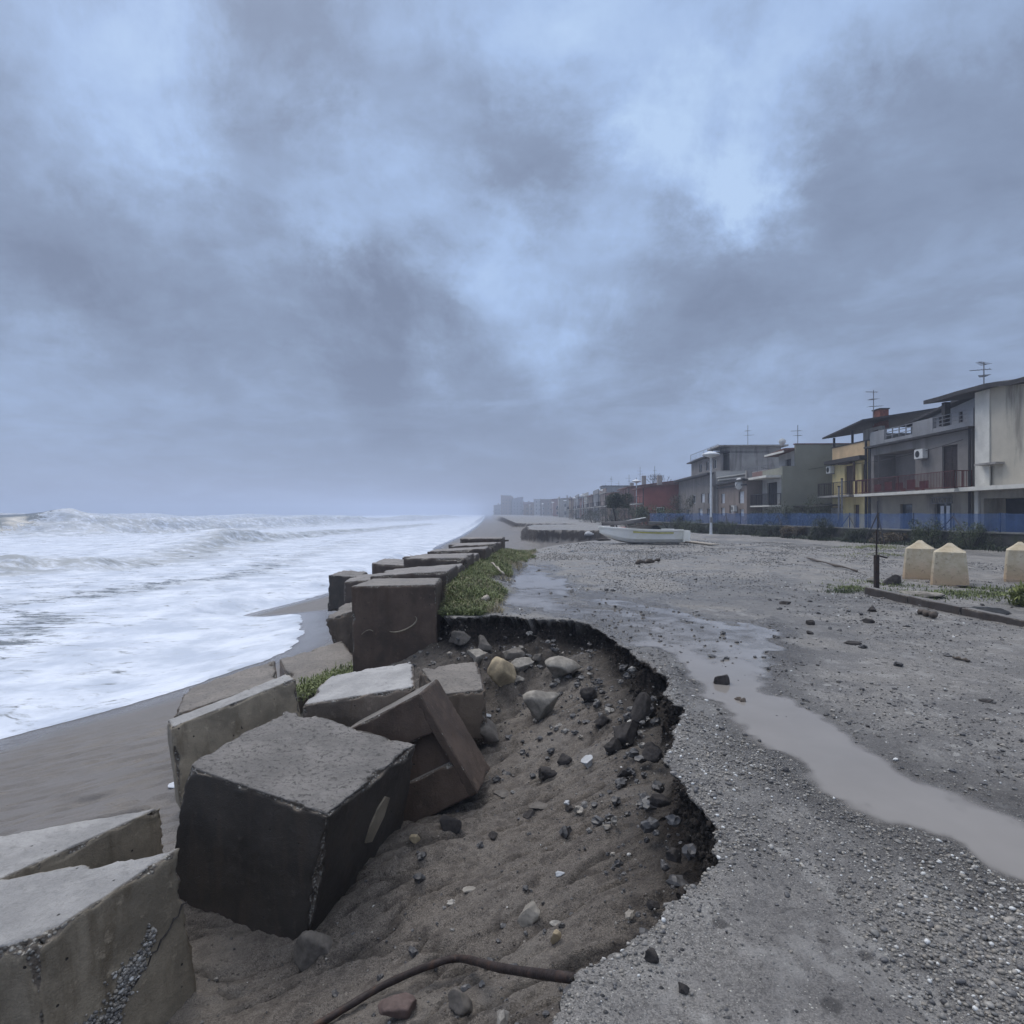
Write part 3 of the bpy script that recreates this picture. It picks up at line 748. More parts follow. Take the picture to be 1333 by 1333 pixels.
# ------------------------------------------------------------------ concrete blocks
def block(name, label, mat, top, down, seed=0, n=30, chip=.035, rough=.010, toprough=.02, group='tumbled concrete blocks of the sea defence', cat='concrete block', parent=None, topfaces=('top',), tname=None):
    """top: four world corners, counter-clockwise from above; down: vector(s) to the bottom corners"""
    top = [Vector(t) for t in top]
    dn = [Vector(x) for x in down] if isinstance(down, list) else [Vector(down)] * 4
    c = np.array([[*(t + e)] for t, e in zip(top, dn)] + [[*t] for t in top])   # 0-3 bottom, 4-7 top
    la = (np.linalg.norm(c[5] - c[4]) + np.linalg.norm(c[6] - c[7])) / 2
    lb = (np.linalg.norm(c[7] - c[4]) + np.linalg.norm(c[6] - c[5])) / 2
    lc = np.linalg.norm(c[4] - c[0])
    t = (1 - np.cos(np.linspace(0, math.pi, n + 1))) / 2
    t = .55 * t + .45 * np.linspace(0, 1, n + 1)
    idx = {}; P = []; Fq = []
    def vid(i, j, k):
        q = idx.get((i, j, k))
        if q is None: q = idx[(i, j, k)] = len(P); P.append((t[i], t[j], t[k]))
        return q
    for a in range(n):
        for b in range(n):
            Fq.append((vid(a, b, 0), vid(a, b + 1, 0), vid(a + 1, b + 1, 0), vid(a + 1, b, 0)))
            Fq.append((vid(a, b, n), vid(a + 1, b, n), vid(a + 1, b + 1, n), vid(a, b + 1, n)))
            Fq.append((vid(a, 0, b), vid(a + 1, 0, b), vid(a + 1, 0, b + 1), vid(a, 0, b + 1)))
            Fq.append((vid(a, n, b), vid(a, n, b + 1), vid(a + 1, n, b + 1), vid(a + 1, n, b)))
            Fq.append((vid(0, a, b), vid(0, a, b + 1), vid(0, a + 1, b + 1), vid(0, a + 1, b)))
            Fq.append((vid(n, a, b), vid(n, a + 1, b), vid(n, a + 1, b + 1), vid(n, a, b + 1)))
    P = np.array(P); a, b, k = P.T
    def tri(a, b, k):
        a, b, k = a[:, None], b[:, None], k[:, None]
        lo = (c[0] * (1 - a) + c[1] * a) * (1 - b) + (c[3] * (1 - a) + c[2] * a) * b
        hi = (c[4] * (1 - a) + c[5] * a) * (1 - b) + (c[7] * (1 - a) + c[6] * a) * b
        return lo * (1 - k) + hi * k
    W = tri(a, b, k)
    d3 = np.stack([np.minimum(a, 1 - a) * la, np.minimum(b, 1 - b) * lb, np.minimum(k, 1 - k) * lc], -1)
    so = np.sort(d3, -1); e = so[:, 1]
    nz = fbm(W[:, 0] * 3.2 + seed, W[:, 1] * 3.2, W[:, 2] * 3.2, 4) ; nz2 = fbm(W[:, 0] * 16 + seed, W[:, 1] * 16, W[:, 2] * 16, 4, .65)
    rad = chip * np.clip(.55 + 2.6 * np.maximum(nz, 0) ** 1.3 * 2 + 1.7 * nz2, .12, 3.4)
    pull = np.clip(rad - e, 0, None) * .62
    cen = np.array([.5, .5, .5])
    dirs = np.stack([np.where(d3[:, 0] < rad, np.sign(.5 - a), 0) / la, np.where(d3[:, 1] < rad, np.sign(.5 - b), 0) / lb, np.where(d3[:, 2] < rad, np.sign(.5 - k), 0) / lc], -1)
    P2 = P + dirs * pull[:, None]
    W2_ = tri(*P2.T)
    ctr = W.mean(0)
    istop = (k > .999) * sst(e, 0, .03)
    disp = rough * (fbm(W[:, 0] * 2.5, W[:, 1] * 2.5, W[:, 2] * 2.5 + seed, 4)) + .35 * rough * nz2
    disp = disp + (k > .999) * toprough * fbm(W[:, 0] * 4 + seed, W[:, 1] * 4, 3, 6, .72)
    dirn = (W - ctr); dirn /= np.linalg.norm(dirn, axis=1)[:, None]
    W2_ = W2_ + dirn * disp[:, None]
    wear = np.clip(pull / (chip * .9), 0, 1)
    org = ctr.copy()
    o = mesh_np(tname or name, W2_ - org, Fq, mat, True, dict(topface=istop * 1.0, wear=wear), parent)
    o.location = org
    if not parent: tag(o, label, cat, group)
    return o
BLK = 'concrete_block'
V3 = Vector
# nearest, bottom left: tan block with a crack and stones showing in its face
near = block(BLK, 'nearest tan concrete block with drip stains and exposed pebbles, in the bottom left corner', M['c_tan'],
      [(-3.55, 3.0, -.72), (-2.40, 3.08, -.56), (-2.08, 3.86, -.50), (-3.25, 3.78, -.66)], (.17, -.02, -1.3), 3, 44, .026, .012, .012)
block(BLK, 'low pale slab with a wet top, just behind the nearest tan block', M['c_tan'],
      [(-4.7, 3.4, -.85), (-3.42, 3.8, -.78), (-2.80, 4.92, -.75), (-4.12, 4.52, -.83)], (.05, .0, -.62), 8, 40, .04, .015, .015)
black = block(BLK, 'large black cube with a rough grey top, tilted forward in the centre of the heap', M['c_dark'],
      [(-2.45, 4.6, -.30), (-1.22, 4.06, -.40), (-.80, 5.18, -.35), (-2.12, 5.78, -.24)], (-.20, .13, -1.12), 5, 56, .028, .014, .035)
def eye(p, s): return Vector((0, 0, HC)) + (Vector(p) - Vector((0, 0, HC))) * s
kk = eye((-.80, 5.3, .043), 1.05); va = V3((-.85, .08, -.45)) * .85; vb = V3((.54, -.1, -.86)); vc = V3((.09, .62, -.03))
tb = empty('concrete_block', kk)
tag(tb, 'rust brown block leaning on its corner with a recess, right of the black cube', 'concrete block', 'tumbled concrete blocks of the sea defence')
def sub_block(nm, fa, fb0, fb1, off, seed, mat=None):
    o0 = kk + vb * fb0
    t4 = [o0 + va * fa + off, o0 + off - va * (-.0 if off.length == 0 else -.06), o0 + vc - va * (-.0 if off.length == 0 else -.06), o0 + va * fa + vc]
    b = block(nm, None, mat or M['c_brown'], t4, vb * (fb1 - fb0), seed, 30, .016, .006, .006, parent=tb, tname=nm)
    b.location = Vector(b.location) - kk
    return b
sub_block('upper_body', 1, 0, .36, V3((0, 0, 0)), 21)
sub_block('recessed_body', 1, .30, .72, vc * .12, 22)
sub_block('side_slab', .10, 0, 1.0, V3((0, 0, 0)), 25)
sub_block('lower_body', 1, .66, 1.0, V3((0, 0, 0)), 23)
# thin face plate on the right hand side holds the steps together
pl = block('side_face', None, M['c_brown'], [kk + vc * .985 - va * .0, kk - va * .055, kk - va * .055 + vc, kk + vc], vb, 24, 8, .01, .004, .004, parent=tb, tname='side_face') if False else None
block(BLK, 'pale smooth slab with a wet top lying behind the black cube', M['c_pale'],
      [(-2.03, 5.92, -.25), (-.97, 6.12, -.13), (-1.16, 7.25, -.13), (-2.05, 6.9, -.22)], (.02, .02, -.40), 31, 32, .035, .010, .008)
block(BLK, 'low grey block half buried in the pit below the rust coloured cube', M['c_grey'],
      [(-.78, 6.62, -.36), (-.29, 6.85, -.36), (-.46, 8.1, -.34), (-1.18, 7.7, -.33)], (.02, -.02, -.62), 32, 28, .05, .015, .02)
block(BLK, 'grey slab standing on its long edge, left of the black cube', M['c_tan'],
      [(-3.49, 6.3, -.60), (-2.56, 7.3, -.36), (-2.74, 7.46, -.34), (-3.66, 6.5, -.59)], (.16, -.12, -.80), 33, 32, .03, .010, .01)
block(BLK, 'sand covered flat slab lying on the beach behind the upright slab', M['c_grey'],
      [(-4.02, 7.3, -.80), (-3.28, 8.6, -.75), (-3.85, 10.0, -.78), (-4.5, 8.5, -.82)], (0, 0, -.45), 34, 30, .05, .012, .02)
block(BLK, 'sandy slab edged with green weed, below the tall brown cube', M['c_grey'],
      [(-3.0, 8.5, -.98), (-2.35, 9.9, -.92), (-3.4, 12.3, -.95), (-4.2, 11.1, -1.02)], (0, 0, -.5), 35, 30, .06, .02, .03)
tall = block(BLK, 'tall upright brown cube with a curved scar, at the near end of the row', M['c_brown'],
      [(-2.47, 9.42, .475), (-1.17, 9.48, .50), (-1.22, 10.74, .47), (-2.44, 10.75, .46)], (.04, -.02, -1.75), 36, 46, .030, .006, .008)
# the curved scar and ring marks in the cube's face: shallow ridges of cement
sc = MB()
arc = [PX(523 + 19 * math.cos(t_), 812 + 9 * math.sin(t_) - 6 * math.cos(t_), 9.40) for t_ in np.linspace(-.5, 2.6, 14)]
sc.tube(arc, [.004 + .010 * math.sin(math.pi * i / 13) for i in range(14)], 5)
arc2 = [PX(470 + i * 2.2, 826 - 6 * math.sin(i / 3), 9.40) for i in range(8)]
sc2 = MB(); sc2.tube(arc2, .006, 5)
def stick(o, ch):
    ch.parent = o; ch.location = Vector(ch.location) - Vector(o.location)
stick(tall, sc.build('cement_scar', M['c_tan'], smooth=True)); stick(tall, sc2.build('cement_scar', M['c_tan'], smooth=True))
# band of bare stones and a crack running across the near face of the nearest block
A_, B_, D_ = V3((-2.40, 3.08, -.56)), V3((-2.08, 3.86, -.50)), V3((.17, -.02, -1.3))
nf = (B_ - A_).cross(D_).normalized()
if nf.dot(V3((0, 0, HC)) - A_) < 0: nf = -nf
def onface(s_1, t_1, out=.0): return A_ + (B_ - A_) * s_1 + D_ * t_1 + nf * out
nn = 900; tt_ = RNG.uniform(0, 1, nn); ww_ = RNG.normal(0, .045, nn) * (1.3 - tt_)
s_a = .06 + .66 * tt_ + ww_ * .6; t_a = .62 - .34 * tt_ + ww_ + .02 * np.sin(tt_ * 17)
PP = np.array([[*onface(a, b, .004)] for a, b in zip(s_a, t_a)])
pb = scatter('exposed_pebbles', PP, .012 + .020 * RNG.uniform(0, 1, nn) ** 2, np.clip(RNG.normal(.62, .16, nn), 0, 1), (.5, .9), ICO1, sink=.72); stick(near, pb)
m = MB(); cr = [onface(.02 + .97 * q / 26, .66 - .42 * q / 26 + .012 * math.sin(q * 2.7) + .008 * math.sin(q * 6.1), .003) for q in range(27)]
m.tube(cr, [.003 + .003 * abs(math.sin(q * 1.3)) for q in range(27)], 5); stick(near, m.build('crack', M['stone_dark']))
# pale scraped patch on the right side of the black cube
A_, B_, D_ = V3((-1.22, 4.06, -.40)), V3((-.80, 5.18, -.35)), V3((-.20, .13, -1.12))
nf = (B_ - A_).cross(D_).normalized()
if nf.dot(V3((0, 0, HC)) - A_) < 0: nf = -nf
m = MB(); vs_ = [onface(a, b, .012) for a, b in ((.47, .46), (.55, .50), (.66, .38), (.70, .26), (.64, .22), (.56, .27), (.50, .36))]
m.add(vs_ + [v - nf * .03 for v in vs_], [tuple(range(7)), tuple(reversed(range(7, 14)))] + [(i, i + 7, (i + 1) % 7 + 7, (i + 1) % 7) for i in range(7)]); stick(black, m.build('scraped_patch', M['c_tan']))
# ------------------------------------------------------------------ the row running away
XR = lambda y: float(np.interp(y, [9.4, 12, 16, 20, 23], [-1.14, -1.16, -.88, -.50, -.25]))
rowlab = ['second cube of the row with its right side standing clear of the grass', 'third block of the row, broken along its seaward edge', 'fourth block of the row, level with the tufted grass',
          'fifth block of the row behind a narrow gap', 'sixth block of the row, low beside the grass', 'seventh block of the row near the white stick', 'eighth block of the row with a dark plank beyond it', 'block of the row next to last before the plank', 'farthest block of the row, at the end of the grass']
yy = 10.95
rr_ = random.Random(4)
for i in range(9):
    L_ = 1.12 + rr_.uniform(-.05, .12); wdt = 1.45 + rr_.uniform(-.1, .25)
    xr = XR(yy + L_ / 2) + rr_.uniform(-.03, .10); zt = .49 + .085 * ((i + 1) % 2) + .016 * i + rr_.uniform(-.02, .02)
    sk = rr_.uniform(-.10, .10); tl = rr_.uniform(-.08, .05)
    block(BLK, rowlab[i], M['c_far'], [(xr - wdt, yy + sk, zt + tl - .05), (xr, yy - sk, zt), (xr + .08, yy + L_, zt + rr_.uniform(-.03, .03)), (xr - wdt + .08, yy + L_ + sk, zt + tl - .05)],
          (rr_.uniform(-.03, .03), 0, -1.6), 40 + i, 26, .035, .012, .02, 'cubes standing in a row along the grass')
    yy += L_ + rr_.uniform(.12, .24)
lowlab = ['lower block on the seaward side, behind the third block of the row', 'lower tilted block on the seaward side of the fourth block', 'low block on the seaward side near the middle of the row', 'low sunken block on the seaward side, farther along', 'last low block on the seaward side of the row']
for i, (x0, y0, zt, tx, ty) in enumerate([(-2.6, 14.9, .12, .10, -.06), (-2.45, 16.6, .16, -.08, .05), (-2.3, 18.2, .14, .06, .05), (-2.2, 19.8, .10, -.10, -.05), (-2.0, 21.4, .12, .08, .06)]):
    block(BLK, lowlab[i], M['c_far'], [(x0 - 1.35, y0, zt - tx), (x0, y0 + .1, zt), (x0 + .05, y0 + 1.4, zt + ty), (x0 - 1.3, y0 + 1.35, zt - tx + ty)], (.05, 0, -1.5), 80 + i, 22, .05, .015, .03, 'cubes standing in a row along the grass')
block(BLK, 'dark cube lying low on the beach, left of the row', M['c_dark'],
      [(-6.15, 20.6, -.50), (-5.1, 20.5, -.52), (-5.05, 21.6, -.46), (-6.0, 21.8, -.42)], (-.05, 0, -1.2), 60, 26, .05, .02, .05)
block(BLK, 'rough broken dark block tilted against the left side of the tall brown cube', M['c_grey'],
      [(-3.85, 12.5, -.58), (-2.95, 12.2, -.30), (-2.7, 13.2, -.12), (-3.7, 13.6, -.40)], (.35, .05, -.85), 61, 28, .09, .05, .06)
block(BLK, 'grey slab low behind the row on the seaward side', M['c_far'],
      [(-3.9, 14.2, .02), (-2.9, 14.0, .10), (-2.9, 15.3, .12), (-3.9, 15.6, .05)], (0, 0, -1.3), 62, 22, .05, .02, .03)
pk = MB(); pk.bar((-1.35, 22.6, .50), (-.15, 23.4, .56), .10, .06)
tag(pk.build('driftwood_plank', M['wood_wet']), 'dark plank lying across the far end of the block row', 'plank')
pk = MB(); pk.bar((-1.2, 22.6, .40), (-1.0, 23.6, .40), 1.1, .12)
# ------------------------------------------------------------------ stones in the pit
ST = 'fallen_stone'; GS = 'stones fallen into the washed out pit'
at_rock(655, 905, 46, 46, ST, 'tall tan stone with a yellowish broken face, leftmost on the pit floor', 'stone', M['stone_tan'], seed=3, cuts=12, tilt=(.2, .5), group=GS, sink=.12)
at_rock(731, 890, 50, 32, ST, 'rounded pale grey stone high at the back of the pit', 'stone', M['stone'], seed=8, cuts=10, group=GS, sink=.15)
at_rock(706, 938, 56, 38, ST, 'flat topped grey stone in the middle of the pit floor', 'stone', M['stone'], seed=12, cuts=11, group=GS, sink=.15, tilt=(.1, 0))
at_rock(632, 974, 52, 32, ST, 'dark grey stone beside the rust brown block, topped by a pale flake', 'stone', M['stone_mid'], seed=17, cuts=8, group=GS, sink=.15)
g = ground(630, 950)
rock(ST, 'small flat pale flake lying on the dark stone beside the rust brown block', 'stone', M['stone_white'], (g.x, g.y + .05, g.z + .12), (.22, .14, .08), seed=5, group=GS)
at_rock(766, 1000, 24, 18, ST, 'small white angular stone on the right of the pit floor', 'stone', M['stone_white'], seed=41, cuts=14, group=GS)
at_rock(691, 1206, 40, 34, 'rubble_lump', 'knobbly pale lump of rubble near the front of the pit', 'rubble', M['stone'], seed=44, cuts=14, rough=.35, group=GS)
at_rock(722, 1232, 17, 26, 'broken_brick', 'small orange brown piece of brick near the front of the pit', 'brick', M['stone_tan'], seed=45, cuts=16, depth=.7, group=GS)
at_rock(402, 1262, 52, 44, ST, 'grey lump leaning against the foot of the black cube', 'stone', M['stone_mid'], seed=46, cuts=8, group=GS, rough=.2)
at_rock(540, 1099, 20, 14, ST, 'little brown stone at the foot of the rust brown block', 'stone', M['stone_tan'], seed=47, group=GS)
at_rock(582, 1086, 34, 26, 'soil_clod', 'dark clod tucked under the corner of the rust brown block', 'clod', M['stone_dark'], seed=48, group=GS)
at_rock(520, 1335, 62, 26, ST, 'flat rust red stone below the iron pipe', 'stone', M['brickred'], seed=49, cuts=10, group=GS)
at_rock(600, 1322, 40, 30, 'soil_clod', 'grey clod half buried below the iron pipe', 'clod', M['stone_mid'], seed=50, group=GS)
at_rock(849, 1256, 22, 18, ST, 'black stone on the gravel rim at the front right of the pit', 'stone', M['stone_dark'], seed=51, group=GS)
at_rock(890, 1300, 22, 16, ST, 'black stone on the gravel close to the bottom edge of the picture', 'stone', M['stone_dark'], seed=52, group=GS)
cl = random.Random(9)
for i, (a, b, c_, d_) in enumerate([(822, 958, 40, 30), (800, 972, 26, 20), (838, 930, 34, 40), (852, 985, 30, 26), (712, 1008, 26, 16), (735, 990, 20, 14), (680, 868, 30, 22), (620, 862, 34, 26), (770, 905, 26, 20),
                                    (690, 1062, 18, 10), (640, 1088, 16, 10), (862, 1045, 26, 18), (880, 1120, 24, 18), (850, 1178, 20, 12), (597, 905, 18, 12), (742, 1052, 16, 10), (812, 1010, 22, 14), (785, 940, 24, 18)]):
    nm = ['large dark clod at the foot of the right bank, topmost of three', 'dark clod beside the white angular stone', 'broken dark clod hanging under the right rim', 'dark clod below the right rim bulge', 'dark pair of pebbly clods left of the white angular stone',
          'small clod above the white angular stone', 'grey brown clod under the back bank', 'grey brown lump behind the low grey block', 'clod at the base of the far right corner of the bank', 'small clod on the rilled sand in the pit centre',
          'small clod just right of the rust brown block foot', 'clod in the shadow of the right bank at its narrowest', 'clod at the foot of the right bank near the front', 'low clod under the front right rim', 'small clod between the low grey block and the tan stone',
          'small clod on the rill right of the pit centre', 'clod below the white angular stone', 'dark clod between the flat topped stone and the bank'][i]
    at_rock(a, b + 6, c_, d_, 'soil_clod', nm, 'clod', M['stone_dark'] if i not in (6, 7) else M['stone'], seed=70 + i, rough=.25, cuts=7, group='clods fallen from the bank')
more = [(598, 838, 34, 24, 'grey lump at the foot of the tall brown cube, against the back bank', 'stone_mid'), (628, 845, 30, 26, 'dark lump under the back bank, second from the tall brown cube', 'stone_mid'), (665, 858, 36, 24, 'low dark rock under the middle of the back bank', 'stone_mid'),
        (700, 862, 26, 18, 'small dark rock just left of the rounded grey stone', 'stone_mid'), (600, 872, 30, 16, 'flat lump behind the low grey block', 'stone_mid'), (676, 888, 22, 14, 'small rock between the tan stone and the rounded stone', 'stone'),
        (655, 1035, 26, 8, 'thin flat stone on the rilled sand beside the rust brown block', 'stone_mid'), (700, 1052, 30, 9, 'thin layered stone at the centre of the pit floor', 'stone_mid'), (738, 1046, 14, 6, 'small pale flake at the centre of the pit floor', 'stone_white'),
        (728, 1138, 16, 6, 'little pale flake in the front half of the pit', 'stone_white'), (790, 1078, 14, 7, 'small flat stone right of the pit centre', 'stone'), (610, 1160, 18, 5, 'thin pale splinter on the sand in the front half of the pit', 'stone')]
for i, (a, b, c_, d_, l_, mt_) in enumerate(more):
    at_rock(a, b + 4, c_, d_, 'rubble_piece', l_, 'rubble', M[mt_], seed=300 + i, rough=.25, cuts=13, group='rubble on the pit floor')
# ------------------------------------------------------------------ iron pipe
g1 = ground(430, 1333, .03); g2 = ground(500, 1297, .06); g3 = ground(566, 1276, .09); g3b = ground(600, 1275, .11)
e2 = PX(730, 1279, 2.24)
pp = MB()
mid = g3b.lerp(e2, .5)
pts = [g1 + (g1 - g2) * .5, g1, g2, g3, g3b, mid, e2 + V3((.05, .02, .0))]
sm = []
for i in range(len(pts) - 1):
    for t_ in (0, .25, .5, .75):
        p0, p1, p2, p3 = pts[max(i - 1, 0)], pts[i], pts[i + 1], pts[min(i + 2, len(pts) - 1)]
        sm.append(.5 * ((2 * p1) + (p2 - p0) * t_ + (2 * p0 - 5 * p1 + 4 * p2 - p3) * t_ ** 2 + (3 * p1 - p0 - 3 * p2 + p3) * t_ ** 3))
sm.append(pts[-1])
pp.tube(sm, [.0195 + .0010 * math.sin(i * 2.3) for i in range(len(sm))], 12)
tag(pp.build('iron_pipe', M['rust'], smooth=True), 'bent rusty iron pipe sticking out of the bank at the bottom of the picture', 'pipe')
# ------------------------------------------------------------------ things lying on the terrace
TG = 'lumps lying on the terrace'
at_rock(939, 896, 24, 24, 'terrace_stone', 'black rounded stone standing in the puddle', 'stone', M['stone_dark'], seed=101, group=TG)
for i, (a, b, c_, d_, l_) in enumerate([(1025, 787, 16, 6, 'dark flat lump farthest out on the bare sand left of the kerb'), (1058, 814, 18, 8, 'dark lump below the flat one on the open sand'), (1055, 826, 10, 6, 'smallest dark lump on the open sand'),
                                        (1113, 839, 20, 6, 'dark lump nearest the puddle on the right hand sand'), (1137, 797, 16, 9, 'black lump under the kerb end'), (1133, 812, 16, 7, 'second black lump under the kerb end'), (1290, 915, 20, 5, 'thin dark lump on the sand near the right edge'),
                                        (1215, 1047, 12, 5, 'small dark lump on the upper edge of the puddle stream')]):
    at_rock(a, b, c_, d_, 'terrace_stone', l_, 'stone', M['stone_dark'], seed=110 + i, rough=.3, group=TG)
def log(px0, py0, px1, py1, rad, label, mat='wood_wet', nm='driftwood_log', k=.0):
    a = ground(px0, py0, rad + k); b = ground(px1, py1, rad + k)
    m = MB(); n_ = 8
    m.tube([a.lerp(b, i / n_) + V3((0, 0, rad * .35 * math.sin(i * 2.1 + px0))) for i in range(n_ + 1)], [rad * (.75 + .3 * math.sin(i * 1.7 + py0)) for i in range(n_ + 1)], 8)
    return tag(m.build(nm, M[mat], smooth=True), label, 'driftwood')
log(828, 735, 857, 732, .07, 'short black log on the sand in front of the boat')
log(1198, 800, 1217, 806, .055, 'short dark log just below the long kerb')
log(957, 915, 970, 920, .03, 'dark twig floating in the puddle stream')
log(1240, 858, 1262, 863, .02, 'thin dark stick on the sand right of the puddle')
log(1050, 728, 1115, 745, .04, 'long thin dark plank left of the concrete pyramids', 'wood_wet')
log(640, 742, 655, 757, .03, 'pale stick lying on the grass beside the puddle', 'wood_pale', k=.14)
log(628, 787, 634, 784, .05, 'short pale stub of wood at the end of the grass', 'wood_pale', k=.02)
# ================================================================== materials of the buildings
def pl(name, col, stain, amt=.6, rough=.85, scale=1.0, streak=True):
    return simple(name, col, rough, .12, scale, .25, stain=stain, st_amt=amt, streak=streak, fine=24, bdist=.02)
M['grey'] = pl('grey_plaster', (.205, .19, .18), (.12, .108, .10))
M['grey_lt'] = pl('light_grey_plaster', (.27, .275, .29), (.18, .18, .185))
M['ground_pl'] = pl('stained_beige_grey_plaster', (.33, .30, .25), (.15, .14, .13), .8)
M['cream'] = pl('cream_plaster', (.50, .46, .38), (.21, .19, .16), .9, scale=.55)
M['cream_st'] = pl('grey_stained_patch', (.25, .235, .21), (.15, .145, .14), .8, scale=1.4)
M['white_p'] = pl('white_paint', (.66, .64, .58), (.42, .41, .38), .4)
M['yellow'] = pl('yellow_plaster', (.74, .60, .29), (.50, .40, .21), .5)
M['peach'] = pl('peach_plaster', (.66, .47, .27), (.45, .33, .2), .3)
M['olive'] = pl('olive_grey_plaster', (.235, .235, .19), (.17, .168, .14), .5, scale=.5)
M['red'] = pl('brick_red_plaster', (.25, .080, .065), (.17, .06, .05), .4)
M['brown_pl'] = pl('brown_grey_plaster', (.25, .205, .18), (.15, .125, .11), .6)
M['ochre_pl'] = pl('faded_ochre_plaster', (.30, .23, .17), (.2, .16, .13), .6)
M['rose_pl'] = pl('faded_rose_plaster', (.30, .19, .17), (.2, .14, .13), .6)
M['pale_pl'] = pl('pale_plaster', (.40, .39, .37), (.27, .26, .25), .6)
M['raw'] = pl('raw_concrete_wall', (.32, .305, .285), (.17, .155, .145), .9, scale=1.2)
M['roof_dk'] = simple('dark_roof_sheet', (.040, .036, .036), .6, .3, 3, .2)
M['tile'] = simple('red_brown_roof_tiles', (.16, .075, .060), .8, .35, 5, .5)
M['door_br'] = simple('dark_brown_shutter', (.032, .020, .018), .55, .3, 6, .2)
M['shut_br'] = simple('brown_shutter', (.085, .050, .032), .6, .3, 6, .2)
M['rail'] = simple('dark_iron_rail', (.035, .030, .032), .5, .3, 20, .2)
M['rail_red'] = simple('red_brown_rail', (.10, .030, .030), .55, .3, 20, .2)
M['rail_gr'] = simple('galvanised_rail', (.20, .20, .21), .5, .2, 20, .2)
M['metal_lt'] = simple('white_painted_metal', (.66, .68, .70), .45, .08, 6, .1)
M['brick'] = simple('red_chimney_brick', (.20, .075, .055), .85, .3, 8, .4)
M['curtain'] = simple('white_curtain', (.62, .64, .68), .8, .12, 6, .2)
M['plastic_w'] = simple('white_plastic', (.62, .62, .60), .5, .1, 6, .1)
M['black'] = simple('black_plastic', (.02, .02, .02), .5, .2, 8, .1)
def glass():
    m, n = new_mat('dark_window_glass')
    t = n.node('ShaderNodeTexCoord').outputs['Object']
    c = n.mix(n.noise(t, 1.3, 2), (.015, .018, .022), (.05, .055, .06))
    finish(n, c, .06, None, IOR=1.5); return m
M['glass'] = glass()
M['void'] = simple('painted_dark_interior', (.030, .030, .034), .9, .3, 3, .2)  # near black stands in for shade inside the openings and lean-to

